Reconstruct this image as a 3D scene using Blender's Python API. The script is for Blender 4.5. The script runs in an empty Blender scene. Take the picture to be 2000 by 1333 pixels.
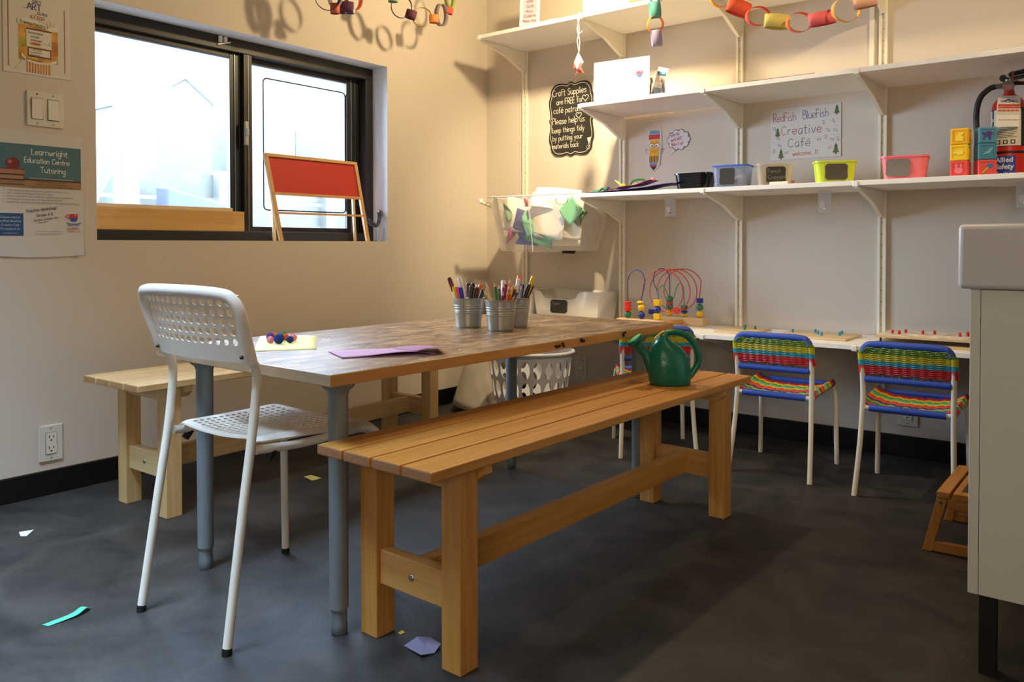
import bpy, bmesh, math, random
from mathutils import Vector as V, Matrix, Euler
PI = math.pi
C = bpy.context.scene.collection
random.seed(7)

# ------------------------------------------------------------------ camera
cam = bpy.data.cameras.new('camera'); camo = bpy.data.objects.new('camera', cam); C.objects.link(camo)
cam.sensor_width = 36; cam.lens = 36*1583.14/2000; cam.shift_y = (507.65-666.5)/2000; cam.clip_start = .02
yaw, pit, rol = .6649, .0181, -.0008
fw = V((-math.sin(yaw)*math.cos(pit), math.cos(yaw)*math.cos(pit), -math.sin(pit)))
rt = V((math.cos(yaw), math.sin(yaw), 0)); up = rt.cross(fw)
Rv = rt*math.cos(rol)+up*math.sin(rol); Uv = -rt*math.sin(rol)+up*math.cos(rol)
camo.matrix_world = Matrix(((Rv.x, Uv.x, -fw.x, 2.8775), (Rv.y, Uv.y, -fw.y, -3.4463), (Rv.z, Uv.z, -fw.z, .83), (0, 0, 0, 1)))
bpy.context.scene.camera = camo

# ------------------------------------------------------------------ world, lights, exposure
sc = bpy.context.scene
sc.view_settings.view_transform = 'Standard'; sc.view_settings.look = 'None'
sc.view_settings.exposure = 0.04; sc.view_settings.gamma = 1; sc.view_settings.use_curve_mapping = False
w = bpy.data.worlds.new('overcast_sky'); sc.world = w; w.use_nodes = True
bg = w.node_tree.nodes['Background']; bg.inputs[0].default_value = (.60, .78, 1, 1); bg.inputs[1].default_value = 36

def lamp(name, kind, loc, target, power, color, size=.05, angle=None, blend=.5, sx=None, sy=None):
    l = bpy.data.lights.new(name, kind); o = bpy.data.objects.new(name, l); C.objects.link(o)
    o.location = loc; l.energy = power; l.color = color
    d = V(target)-V(loc); o.rotation_euler = d.to_track_quat('-Z', 'Y').to_euler()
    if kind == 'SPOT': l.spot_size = angle; l.spot_blend = blend; l.shadow_soft_size = size
    elif kind == 'AREA': l.shape = 'RECTANGLE'; l.size = sx; l.size_y = sy
    else: l.shadow_soft_size = size
    return o
WARM = (1, .74, .42); WARMER = (1, .76, .42)
lamp('shelf_lamp', 'SPOT', (1.05, -.75, 2.06), (.72, -.05, 1.2), 95, (1, .80, .50), .035, 1.5, 1.0)
lamp('shelf_lamp_glow', 'POINT', (1.05, -.75, 2.06), (1.05, -.3, 1.2), 44, WARMER, .035)
lamp('ceiling_spot_bench', 'SPOT', (2.1, -1.7, 2.6), (1.95, -1.3, 0), 30, (1, .70, .36), .03, 1.3, .8)
lamp('ceiling_spot_wall', 'SPOT', (3.4, -1.5, 2.6), (1.9, .0, 1.25), 88, WARM, .05, 1.15, .9)
lamp('ceiling_spot_table', 'SPOT', (3.9, -2.6, 2.5), (.3, -1.6, .7), 13, WARM, .06, 1.5, .9)
lamp('cafe_fill_light', 'AREA', (3.6, -5.5, 1.4), (2.2, -1.0, .9), 40, (1, .84, .62), sx=1.8, sy=1.2)  # added fill before the closed front wall, brightens faces turned to it
sk = lamp('overhead_cool_light', 'AREA', (1.05, -3.5, 2.8), (.8, -3.2, 0), 50, (.54, .76, 1), sx=1.1, sy=1.1); sk.data.spread = math.radians(62)  # stands in for an unseen cool source overhead; the ceiling has no opening
for nm, lc, tg, a_, b_ in (('window_portal', (-.19, -1.431, 1.266), (1, -1.431, 1.266), .84, 1.37),):
    po = lamp(nm, 'AREA', lc, tg, 1, (1, 1, 1), sx=b_, sy=a_); po.data.cycles.is_portal = True

# ------------------------------------------------------------------ materials
def lin(h):
    h = h.lstrip('#'); r = []
    for i in (0, 2, 4):
        c = int(h[i:i+2], 16)/255; r.append(c/12.92 if c <= .04045 else ((c+.055)/1.055)**2.4)
    return tuple(r)+(1,)
_M = {}
def M(hexc, rough=.55, metal=0, noise=0, nscale=20, bump=0, bscale=200, trans=0, alpha=1, spec=.5, emit=0, sub=0):
    k = (hexc, rough, metal, noise, nscale, bump, bscale, trans, alpha, spec, emit, sub)
    if k in _M: return _M[k]
    m = bpy.data.materials.new('mat_'+hexc.strip('#')); m.use_nodes = True; _M[k] = m
    nt = m.node_tree; b = nt.nodes['Principled BSDF']; N = nt.nodes.new; L = nt.links.new
    b.inputs['Base Color'].default_value = lin(hexc); b.inputs['Roughness'].default_value = rough
    b.inputs['Metallic'].default_value = metal; b.inputs['Specular IOR Level'].default_value = spec
    b.inputs['Transmission Weight'].default_value = trans; b.inputs['Alpha'].default_value = alpha
    if sub: b.inputs['Subsurface Weight'].default_value = sub; b.inputs['Subsurface Radius'].default_value = (.02, .02, .02)
    if emit: b.inputs['Emission Color'].default_value = lin(hexc); b.inputs['Emission Strength'].default_value = emit
    if noise or bump:
        tc = N('ShaderNodeTexCoord')
    if noise:
        n = N('ShaderNodeTexNoise'); n.inputs['Scale'].default_value = nscale; n.inputs['Detail'].default_value = 6
        L(tc.outputs['Object'], n.inputs['Vector'])
        r = N('ShaderNodeMapRange'); r.inputs[1].default_value = .3; r.inputs[2].default_value = .7
        r.inputs[3].default_value = 1-noise; r.inputs[4].default_value = 1+noise
        L(n.outputs[0], r.inputs[0])
        mx = N('ShaderNodeMix'); mx.data_type = 'RGBA'; mx.blend_type = 'MULTIPLY'; mx.inputs[0].default_value = 1
        mx.inputs[6].default_value = lin(hexc); L(r.outputs[0], mx.inputs[7]); L(mx.outputs[2], b.inputs['Base Color'])
    if bump:
        n2 = N('ShaderNodeTexNoise'); n2.inputs['Scale'].default_value = bscale; n2.inputs['Detail'].default_value = 4
        L(tc.outputs['Object'], n2.inputs['Vector'])
        bp = N('ShaderNodeBump'); bp.inputs['Strength'].default_value = bump; bp.inputs['Distance'].default_value = .002
        L(n2.outputs[0], bp.inputs['Height']); L(bp.outputs[0], b.inputs['Normal'])
    return m
def wood(c1, c2, axis='Y', scale=1.0, rough=.42, dirt=0.0, dirtc='#2a1c12'):
    k = ('wood', c1, c2, axis, scale, rough, dirt)
    if k in _M: return _M[k]
    m = bpy.data.materials.new('mat_wood'); m.use_nodes = True; _M[k] = m
    nt = m.node_tree; b = nt.nodes['Principled BSDF']; N = nt.nodes.new; L = nt.links.new
    tc = N('ShaderNodeTexCoord'); mp = N('ShaderNodeMapping'); L(tc.outputs['Object'], mp.inputs[0])
    s = [60*scale]*3; s['XYZ'.index(axis)] = 2.5*scale; mp.inputs['Scale'].default_value = s
    n = N('ShaderNodeTexNoise'); n.inputs['Scale'].default_value = 1; n.inputs['Detail'].default_value = 7; n.inputs['Distortion'].default_value = .6
    L(mp.outputs[0], n.inputs['Vector'])
    cr = N('ShaderNodeValToRGB'); cr.color_ramp.elements[0].position = .3; cr.color_ramp.elements[1].position = .72
    cr.color_ramp.elements[0].color = lin(c2); cr.color_ramp.elements[1].color = lin(c1); L(n.outputs[0], cr.inputs[0])
    out = cr.outputs[0]
    n3 = N('ShaderNodeTexNoise'); n3.inputs['Scale'].default_value = 9; n3.inputs['Detail'].default_value = 8; L(tc.outputs['Object'], n3.inputs['Vector'])
    r3 = N('ShaderNodeMapRange'); r3.inputs[1].default_value = .52; r3.inputs[2].default_value = .8; r3.inputs[3].default_value = 0; r3.inputs[4].default_value = max(dirt, .12)
    L(n3.outputs[0], r3.inputs[0])
    mx = N('ShaderNodeMix'); mx.data_type = 'RGBA'; L(r3.outputs[0], mx.inputs[0]); L(out, mx.inputs[6]); mx.inputs[7].default_value = lin(dirtc)
    L(mx.outputs[2], b.inputs['Base Color'])
    b.inputs['Roughness'].default_value = rough
    bp = N('ShaderNodeBump'); bp.inputs['Strength'].default_value = .12; bp.inputs['Distance'].default_value = .001
    L(n.outputs[0], bp.inputs['Height']); L(bp.outputs[0], b.inputs['Normal'])
    return m
def tabletop_mat():
    m = bpy.data.materials.new('mat_worn_tabletop'); m.use_nodes = True
    nt = m.node_tree; b = nt.nodes['Principled BSDF']; N = nt.nodes.new; L = nt.links.new
    tc = N('ShaderNodeTexCoord')
    def noise(scale, sx, sy, det=8, dist=.4):
        mp = N('ShaderNodeMapping'); L(tc.outputs['Object'], mp.inputs[0]); mp.inputs['Scale'].default_value = (sx, sy, 1)
        mp.inputs['Location'].default_value = (scale*3.1, scale*1.7, 0)
        n = N('ShaderNodeTexNoise'); n.inputs['Scale'].default_value = scale; n.inputs['Detail'].default_value = det; n.inputs['Distortion'].default_value = dist
        L(mp.outputs[0], n.inputs['Vector']); return n.outputs[0]
    def ramp(i, stops):
        cr = N('ShaderNodeValToRGB'); e = cr.color_ramp.elements
        e[0].position, e[0].color = stops[0]; e[1].position, e[1].color = stops[1]
        for p, c in stops[2:]:
            x = e.new(p); x.color = c
        L(i, cr.inputs[0]); return cr.outputs[0]
    def mix(f, a, c, t='MIX'):
        mx = N('ShaderNodeMix'); mx.data_type = 'RGBA'; mx.blend_type = t; L(f, mx.inputs[0]); L(a, mx.inputs[6])
        if isinstance(c, tuple): mx.inputs[7].default_value = c
        else: L(c, mx.inputs[7])
        return mx.outputs[2]
    base = ramp(noise(9, 3.2, 1, 12), [(.3, lin('#4f3a29')), (.72, lin('#b8946a')), (.5, lin('#866545'))])
    W = (1, 1, 1, 1); K = (0, 0, 0, 1)
    col = mix(ramp(noise(15, 2.2, .8), [(.56, K), (.74, (.6, .6, .6, 1))]), base, lin('#a8967c'))
    col = mix(ramp(noise(33, 3, 1), [(.56, K), (.66, (.9, .9, .9, 1))]), col, lin('#241814'))
    col = mix(ramp(noise(9.3, 1.5, 1), [(.66, K), (.72, (.5, .5, .5, 1))]), col, lin('#4f3140'))
    col = mix(ramp(noise(12.1, 1.3, 1), [(.68, K), (.74, (.5, .5, .5, 1))]), col, lin('#33443c'))
    col = mix(ramp(noise(47, 1, 1, 4, 1), [(.675, K), (.705, W)]), col, lin('#ddd5c4'))
    L(col, b.inputs['Base Color'])
    r = N('ShaderNodeMapRange'); r.inputs[3].default_value = .22; r.inputs[4].default_value = .48; L(noise(14, 2, 1), r.inputs[0]); L(r.outputs[0], b.inputs['Roughness'])
    return m
def floor_mat():
    m = bpy.data.materials.new('mat_dark_floor'); m.use_nodes = True
    nt = m.node_tree; b = nt.nodes['Principled BSDF']; N = nt.nodes.new; L = nt.links.new
    tc = N('ShaderNodeTexCoord')
    def noise(scale, det, dist=0):
        n = N('ShaderNodeTexNoise'); n.inputs['Scale'].default_value = scale; n.inputs['Detail'].default_value = det; n.inputs['Distortion'].default_value = dist
        L(tc.outputs['Object'], n.inputs['Vector']); return n.outputs[0]
    cr = N('ShaderNodeValToRGB'); cr.color_ramp.elements[0].position = .32; cr.color_ramp.elements[1].position = .7
    cr.color_ramp.elements[0].color = lin('#231e1b'); cr.color_ramp.elements[1].color = lin('#433d38'); L(noise(4.5, 14, 1.2), cr.inputs[0])
    mx = N('ShaderNodeMix'); mx.data_type = 'RGBA'; mx.blend_type = 'MULTIPLY'; mx.inputs[0].default_value = 1
    r = N('ShaderNodeMapRange'); r.inputs[1].default_value = .3; r.inputs[2].default_value = .7; r.inputs[3].default_value = .84; r.inputs[4].default_value = 1.14
    mp = N('ShaderNodeMapping'); L(tc.outputs['Object'], mp.inputs[0]); mp.inputs['Scale'].default_value = (30, 90, 1); mp.inputs['Rotation'].default_value = (0, 0, .7)
    n2 = N('ShaderNodeTexNoise'); n2.inputs['Scale'].default_value = 1; n2.inputs['Detail'].default_value = 8; L(mp.outputs[0], n2.inputs['Vector'])
    L(n2.outputs[0], r.inputs[0]); L(cr.outputs[0], mx.inputs[6]); L(r.outputs[0], mx.inputs[7]); L(mx.outputs[2], b.inputs['Base Color'])
    r2 = N('ShaderNodeMapRange'); r2.inputs[1].default_value = .3; r2.inputs[2].default_value = .7; r2.inputs[3].default_value = .52; r2.inputs[4].default_value = .68
    L(noise(5, 8, .5), r2.inputs[0]); L(r2.outputs[0], b.inputs['Roughness'])
    bp = N('ShaderNodeBump'); bp.inputs['Strength'].default_value = .25; bp.inputs['Distance'].default_value = .002; L(noise(120, 4), bp.inputs['Height']); L(bp.outputs[0], b.inputs['Normal'])
    b.inputs['Specular IOR Level'].default_value = .48; b.inputs['Specular Tint'].default_value = (.62, .80, 1, 1)  # bluish tint puts cool daylight sheen into the floor's reflections
    return m
def glass_mat(name, tint=(1, 1, 1, 1), refl=.06, haze=0, hazec=(.9, .93, 1, 1)):
    m = bpy.data.materials.new(name); m.use_nodes = True; nt = m.node_tree; N = nt.nodes.new; L = nt.links.new
    nt.nodes.remove(nt.nodes['Principled BSDF']); out = nt.nodes['Material Output']
    t = N('ShaderNodeBsdfTransparent'); t.inputs[0].default_value = tint
    g = N('ShaderNodeBsdfGlossy'); g.inputs['Roughness'].default_value = .03
    fr = N('ShaderNodeFresnel'); fr.inputs[0].default_value = 1.35
    mx = N('ShaderNodeMixShader'); L(fr.outputs[0], mx.inputs[0]); L(t.outputs[0], mx.inputs[1]); L(g.outputs[0], mx.inputs[2])
    if haze:
        d = N('ShaderNodeBsdfDiffuse'); d.inputs[0].default_value = hazec
        tl = N('ShaderNodeBsdfTranslucent'); tl.inputs[0].default_value = hazec
        ad = N('ShaderNodeMixShader'); ad.inputs[0].default_value = .5; L(d.outputs[0], ad.inputs[1]); L(tl.outputs[0], ad.inputs[2])
        m2 = N('ShaderNodeMixShader'); m2.inputs[0].default_value = haze; L(mx.outputs[0], m2.inputs[1]); L(ad.outputs[0], m2.inputs[2]); L(m2.outputs[0], out.inputs[0])
    else: L(mx.outputs[0], out.inputs[0])
    return m
def fabric_mesh_mat():
    m = glass_mat('mat_mesh_fabric', haze=.17, hazec=(.93, .92, .88, 1)); return m

WALLP = M('#d0c5b8', .85, bump=.10, bscale=260)
WHITE = M('#f3f0ea', .4, spec=.4)
WHITEP = M('#e6e3dd', .35)
STANDM = M('#efe9d9', .4)
BLACKRUB = M('#060606', .45)
FRAMED = M('#1d1815', .45)
BENCHW = wood('#d49a4e', '#b97d34', 'Y'); BENCHZ = wood('#d49b50', '#ba8038', 'Z'); BENCHX = wood('#daa65e', '#c28a44', 'X')
BENCHE = wood('#a97a55', '#8f6242', 'Y', 2.5)
PBW = wood('#e2c796', '#cda873', 'Y'); PBZ = wood('#dfc08a', '#c9a368', 'Z'); PBX = wood('#e0c592', '#cfac78', 'X')
PALEW = wood('#dcc397', '#c9a877', 'X')
CHROME = M('#b8b8b8', .25, 1)
GREYMET = M('#7f878b', .45, .2)

# ------------------------------------------------------------------ mesh builder
class MB:
    def __init__(s): s.v = []; s.f = []; s.m = []; s.mats = []; s.T = None
    def _mi(s, m):
        if m not in s.mats: s.mats.append(m)
        return s.mats.index(m)
    def add(s, vs, fs, m):
        o = len(s.v); i = s._mi(m)
        for p in vs:
            p = V(p)
            if s.T is not None: p = s.T @ p
            s.v.append(p)
        for f in fs: s.f.append([o+k for k in f]); s.m.append(i)
        return s
    def box(s, a, b, m, rot=None, piv=None, fm=None):
        x0, y0, z0 = a; x1, y1, z1 = b
        vs = [V(p) for p in ((x0,y0,z0),(x1,y0,z0),(x1,y1,z0),(x0,y1,z0),(x0,y0,z1),(x1,y0,z1),(x1,y1,z1),(x0,y1,z1))]
        if rot is not None:
            piv = V(piv) if piv is not None else (V(a)+V(b))/2
            R = Euler(rot).to_matrix(); vs = [R @ (p-piv)+piv for p in vs]
        F = [(0,3,2,1),(4,5,6,7),(0,1,5,4),(1,2,6,5),(2,3,7,6),(3,0,4,7)]
        for i, f in enumerate(F): s.add([vs[k] for k in f], [(0,1,2,3)], (fm or {}).get(i, m)) if fm else None
        if not fm: s.add(vs, F, m)
        return s
    def cbox(s, c, d, m, rot=None):
        c = V(c); h = V(d)/2; return s.box(c-h, c+h, m, rot)
    def hexa(s, bot, top, m):
        s.add(list(bot)+list(top), [(3,2,1,0),(4,5,6,7),(0,1,5,4),(1,2,6,5),(2,3,7,6),(3,0,4,7)], m); return s
    def tube(s, pts, r, m, seg=10, closed=False, cap=True):
        pts = [V(p) for p in pts]; n = len(pts)
        rr = r if isinstance(r, (list, tuple)) else [r]*n
        tans = []
        for i in range(n):
            a = pts[(i-1) % n] if (closed or i > 0) else pts[i]; b = pts[(i+1) % n] if (closed or i < n-1) else pts[i]
            t = b-a; tans.append(t.normalized() if t.length > 1e-9 else V((0, 0, 1)))
        t0 = tans[0]; nrm = t0.orthogonal().normalized(); vs = []
        for i in range(n):
            t = tans[i]; nrm = (nrm - t*nrm.dot(t))
            nrm = nrm.normalized() if nrm.length > 1e-6 else t.orthogonal().normalized()
            bn = t.cross(nrm)
            for k in range(seg):
                a = 2*PI*k/seg; vs.append(pts[i]+(nrm*math.cos(a)+bn*math.sin(a))*rr[i])
        fs = []
        for i in range(n if closed else n-1):
            j = (i+1) % n
            for k in range(seg):
                k2 = (k+1) % seg; fs.append((i*seg+k, i*seg+k2, j*seg+k2, j*seg+k))
        if not closed and cap:
            fs.append(tuple(range(seg))[::-1]); fs.append(tuple((n-1)*seg+k for k in range(seg)))
        return s.add(vs, fs, m)
    def cyl(s, a, b, r, m, seg=20, r2=None): return s.tube([a, b], [r, r if r2 is None else r2], m, seg)
    def lathe(s, prof, m, seg=32, c=(0, 0, 0), sx=1, sy=1):
        n = len(prof); vs = []
        for r, z in prof:
            for k in range(seg):
                a = 2*PI*k/seg; vs.append((c[0]+r*math.cos(a)*sx, c[1]+r*math.sin(a)*sy, c[2]+z))
        fs = []
        for i in range(n-1):
            for k in range(seg):
                k2 = (k+1) % seg; fs.append((i*seg+k, i*seg+k2, (i+1)*seg+k2, (i+1)*seg+k))
        if prof[0][0] > 1e-5: fs.append(tuple(range(seg))[::-1])
        if prof[-1][0] > 1e-5: fs.append(tuple((n-1)*seg+k for k in range(seg)))
        return s.add(vs, fs, m)
    def sphere(s, c, r, m, seg=16, rings=10, sc=(1, 1, 1)):
        pr = [(math.sin(PI*i/rings), -math.cos(PI*i/rings)) for i in range(rings+1)]
        vs = []; fs = []
        for a, z in pr:
            for k in range(seg):
                t = 2*PI*k/seg; vs.append((c[0]+r*sc[0]*a*math.cos(t), c[1]+r*sc[1]*a*math.sin(t), c[2]+r*sc[2]*z))
        for i in range(rings):
            for k in range(seg):
                k2 = (k+1) % seg; fs.append((i*seg+k, i*seg+k2, (i+1)*seg+k2, (i+1)*seg+k))
        return s.add(vs, fs, m)
    def poly(s, pts, m, z=0, th=0):
        p = [(a[0], a[1], z) for a in pts]; n = len(p)
        if th:
            q = [(a[0], a[1], z+th) for a in pts]
            return s.add(p+q, [tuple(range(n))[::-1], tuple(range(n, 2*n))]+[(i, (i+1) % n, n+(i+1) % n, n+i) for i in range(n)], m)
        return s.add(p, [tuple(range(n))], m)
    def rect(s, x0, y0, x1, y1, m, z=0): return s.poly([(x0,y0),(x1,y0),(x1,y1),(x0,y1)], m, z)
    def stroke(s, pts, wd, m, z=0):
        for a, b in zip(pts[:-1], pts[1:]):
            a = V((a[0], a[1])); b = V((b[0], b[1])); d = b-a
            if d.length < 1e-9: continue
            d.normalize(); n = V((-d.y, d.x))*wd/2; e = d*wd*.35
            s.poly([a-e+n, a-e-n, b+e-n, b+e+n][::-1], m, z); z += 1e-6
        return s
    def grid(s, fn, nu, nv, m, closed_u=False):
        vs = [fn(i/nu, j/nv) for j in range(nv+1) for i in range(nu+1)]
        fs = [(j*(nu+1)+i, j*(nu+1)+i+1, (j+1)*(nu+1)+i+1, (j+1)*(nu+1)+i) for j in range(nv) for i in range(nu)]
        return s.add(vs, fs, m)
    def perf(s, fn, cells, m, seg=16):
        # cells: list of (u0,v0,u1,v1,holefrac_u,holefrac_v) ; 0 -> solid
        for u0, v0, u1, v1, hu, hv in cells:
            cu, cv = (u0+u1)/2, (v0+v1)/2; du, dv = (u1-u0)/2, (v1-v0)/2
            if not hu:
                s.add([fn(u0, v0), fn(u1, v0), fn(u1, v1), fn(u0, v1)], [(0, 1, 2, 3)], m); continue
            vs = []; fs = []
            for k in range(seg):
                a = 2*PI*(k)/seg; c, n = math.cos(a), math.sin(a); q = 1/max(abs(c), abs(n))
                vs.append(fn(cu+du*c*q, cv+dv*n*q)); vs.append(fn(cu+du*hu*c, cv+dv*hv*n))
            for k in range(seg):
                j = (k+1) % seg; fs.append((2*k, 2*j, 2*j+1, 2*k+1))
            s.add(vs, fs, m)
        return s
    def build(s, name, parent=None, loc=None, rotz=0, rot=None, smooth=35, bevel=0, bseg=2, solid=0, merge=False, subd=0):
        me = bpy.data.meshes.new(name)
        me.from_pydata([tuple(p) for p in s.v], [], s.f)
        for m in s.mats: me.materials.append(m)
        me.polygons.foreach_set('material_index', s.m)
        if merge:
            bm = bmesh.new(); bm.from_mesh(me); bmesh.ops.remove_doubles(bm, verts=bm.verts, dist=2e-5); bm.to_mesh(me); bm.free()
        if smooth:
            me.polygons.foreach_set('use_smooth', [True]*len(me.polygons))
            try: me.set_sharp_from_angle(angle=math.radians(smooth))
            except Exception: pass
        me.update()
        o = bpy.data.objects.new(name, me); C.objects.link(o)
        if parent: o.parent = parent
        if loc is not None: o.location = loc
        o.rotation_euler = rot if rot is not None else (0, 0, rotz)
        if bevel:
            b = o.modifiers.new('bevel', 'BEVEL'); b.width = bevel; b.segments = bseg; b.limit_method = 'ANGLE'; b.angle_limit = math.radians(40); b.harden_normals = False
        if solid:
            b = o.modifiers.new('solid', 'SOLIDIFY'); b.thickness = solid; b.offset = 0
        if subd:
            b = o.modifiers.new('subd', 'SUBSURF'); b.levels = subd; b.render_levels = subd
        return o
def tag(o, label=None, cat=None, group=None, kind=None):
    if label: o['label'] = label
    if cat: o['category'] = cat
    if group: o['group'] = group
    if kind: o['kind'] = kind
    return o
def thing(name, label, cat, loc=(0, 0, 0), rotz=0, group=None, rot=None):
    o = bpy.data.objects.new(name, None); C.objects.link(o); o.empty_display_size = .05
    o.location = loc; o.rotation_euler = rot if rot is not None else (0, 0, rotz)
    return tag(o, label, cat, group)
def copy_tree(o, parent=None):
    c = o.copy(); C.objects.link(c)
    if parent is not None: c.parent = parent
    for ch in list(o.children): copy_tree(ch, c)
    return c
def struct(o): o['kind'] = 'structure'; return o
def smoothpts(pts, n=6, closed=False):
    pts = [V(p) for p in pts]; out = []; N = len(pts)
    for i in range(N if closed else N-1):
        g = lambda k: pts[k % N] if closed else pts[max(0, min(N-1, k))]
        a, b, c, d = g(i-1), g(i), g(i+1), g(i+2)
        for k in range(n):
            t = k/n; out.append(.5*((2*b)+(c-a)*t+(2*a-5*b+4*c-d)*t*t+(3*b-a-3*c+d)*t**3))
    if not closed: out.append(pts[-1])
    return out
def rot2(pts, ang, sc=1, ox=0, oy=0):
    c, n = math.cos(ang), math.sin(ang); return [(ox+sc*(x*c-y*n), oy+sc*(x*n+y*c)) for x, y in pts]

# ------------------------------------------------------------------ lettering
G = {
'a':(3,"3,4 1,4 0,2 1,0 2,0 3,2|3,4 3,0"),'b':(3,"0,7 0,0|0,3 1.5,4 3,3 3,1 1.5,0 0,1"),'c':(3,"3,3.5 1.5,4 0,3 0,1 1.5,0 3,.6"),
'd':(3,"3,7 3,0|3,3 1.5,4 0,3 0,1 1.5,0 3,1"),'e':(3,"0,2 3,2.2 3,3.5 1.5,4 0,3 0,1 1.5,0 3,.6"),'f':(2.5,"3,6.5 2,7 1,6 1,0|0,4 2.5,4"),
'g':(3,"3,3 1.5,4 0,3 0,1 1.5,0 3,1|3,4 3,-2 1.5,-3 0,-2"),'h':(3,"0,7 0,0|0,3 1.5,4 3,3 3,0"),'i':(.4,"0,4 0,0|0,5.4 0,6"),
'j':(1.5,"1.5,4 1.5,-2 .5,-3 0,-2.5|1.5,5.4 1.5,6"),'k':(2.6,"0,7 0,0|2.5,4 0,2 2.5,0"),'l':(.4,"0,7 0,0"),
'm':(4,"0,4 0,0|0,3 1,4 2,3 2,0|2,3 3,4 4,3 4,0"),'n':(3,"0,4 0,0|0,3 1.5,4 3,3 3,0"),'o':(3,"1.5,4 0,3 0,1 1.5,0 3,1 3,3 1.5,4"),
'p':(3,"0,4 0,-3|0,3 1.5,4 3,3 3,1 1.5,0 0,1"),'q':(3,"3,4 3,-3|3,3 1.5,4 0,3 0,1 1.5,0 3,1"),'r':(2.3,"0,4 0,0|0,2.6 1.2,4 2.3,3.7"),
's':(2.6,"2.5,3.6 1.2,4 .2,3.1 2.5,1.2 1.5,0 0,.4"),'t':(2.5,"1.1,6.3 1.1,.7 2.3,0|0,4.3 2.5,4.3"),'u':(3,"0,4 0,1 1.5,0 3,1|3,4 3,0"),
'v':(3,"0,4 1.5,0 3,4"),'w':(4,"0,4 1,0 2,3 3,0 4,4"),'x':(3,"0,4 3,0|3,4 0,0"),'y':(3,"0,4 1.5,.5|3,4 .8,-3"),'z':(3,"0,4 3,4 0,0 3,0"),
'A':(4,"0,0 2,7 4,0|.8,2.5 3.2,2.5"),'B':(3.5,"0,0 0,7 2.5,7 3,5.4 2,4 0,3.8|2,3.8 3.5,3 3.3,.8 2,0 0,0"),'C':(4,"4,6 2.5,7 .5,6 0,3.5 .5,1 2.5,0 4,1"),
'D':(3.5,"0,0 0,7 2,7 3.5,5 3.5,2 2,0 0,0"),'E':(3,"3,7 0,7 0,0 3,0|0,3.7 2.6,3.7"),'F':(3,"3,7 0,7 0,0|0,3.7 2.5,3.7"),
'G':(4,"4,6 2.5,7 .5,6 0,3.5 .5,1 2.5,0 4,1 4,3.2 2.4,3.2"),'H':(3.5,"0,0 0,7|3.5,0 3.5,7|0,3.6 3.5,3.6"),'I':(1,".5,0 .5,7"),
'K':(3.2,"0,0 0,7|3,7 0,3.2 3.2,0"),'L':(2.8,"0,7 0,0 2.8,0"),'M':(4.4,"0,0 .4,7 2.2,2 4,7 4.4,0"),'N':(3.6,"0,0 0,7 3.6,0 3.6,7"),
'O':(4,"2,7 .3,5.5 0,3 1,.5 2.2,0 3.8,1.5 4,4 3,6.5 2,7"),'P':(3.2,"0,0 0,7 2.2,7 3.2,5.6 2.6,4 0,3.4"),'R':(3.4,"0,0 0,7 2.2,7 3.2,5.6 2.4,3.8 0,3.4|1.2,3.5 3.4,0"),
'S':(3.2,"3.2,6 1.8,7 .2,5.8 .6,4.2 2.8,2.8 3,1 1.6,0 0,1"),'T':(3.8,"0,7 3.8,7|1.9,7 1.9,0"),'U':(3.6,"0,7 0,1.4 1.6,0 3.4,1.4 3.6,7"),
'W':(5,"0,7 1.2,0 2.5,5 3.8,0 5,7"),'Y':(3.6,"0,7 1.8,3.6 3.6,7|1.8,3.6 1.8,0"),'V':(3.6,"0,7 1.8,0 3.6,7"),
'!':(.4,"0,7 0,2|0,.6 0,0"),'.':(.4,"0,.4 0,0"),'-':(2,"0,3 2,3"),'4':(3,"2.2,0 2.2,7 0,2.5 3,2.5"),'8':(3,"1.5,3.7 .2,5.2 1.5,7 2.8,5.2 1.5,3.7 0,2 1.5,0 3,2 1.5,3.7"),
'&':(3.4,"3.2,0 .6,5.4 1.5,7 2.4,5.6 0,2 1.4,0 3.2,3"),'?':(2.6,"0,6 1.3,7 2.6,5.6 1.2,3.6 1.2,2|1.2,.5 1.2,0"),',':(.5,".4,.4 0,-1"),')':(1.4,"0,7 1.4,5 1.4,2 0,0"),
"'":(.4,"0,7 0,5.6"),'\u00e9':(3,"0,2 3,2.2 3,3.5 1.5,4 0,3 0,1 1.5,0 3,.6|1.4,5 2.6,6.4"),
}
def hand(mb, text, x, y, h, m, wd=None, ang=0, z=.0004, slant=0, jit=0, space=1.5, upto=None, sx=1):
    s = h/7; wd = wd or h*.09; cx = 0; rnd = random.Random(text+str(x))
    for ch in text:
        if ch == ' ': cx += 3; continue
        if ch not in G: continue
        wch, st = G[ch]; dy = rnd.uniform(-jit, jit)
        for stx in st.split('|'):
            pts = [tuple(float(q) for q in p.split(',')) for p in stx.split()]
            if len(pts) > 2:
                pts = [(p.x, p.y) for p in smoothpts([(a, b, 0) for a, b in pts], 3)]
            pts = [((cx+a+slant*b)*sx, b+dy) for a, b in pts]
            mb.stroke(rot2(pts, ang, s, x, y), wd, m, z)
        cx += wch+space
    return cx*s*sx
_FC = {}
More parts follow.
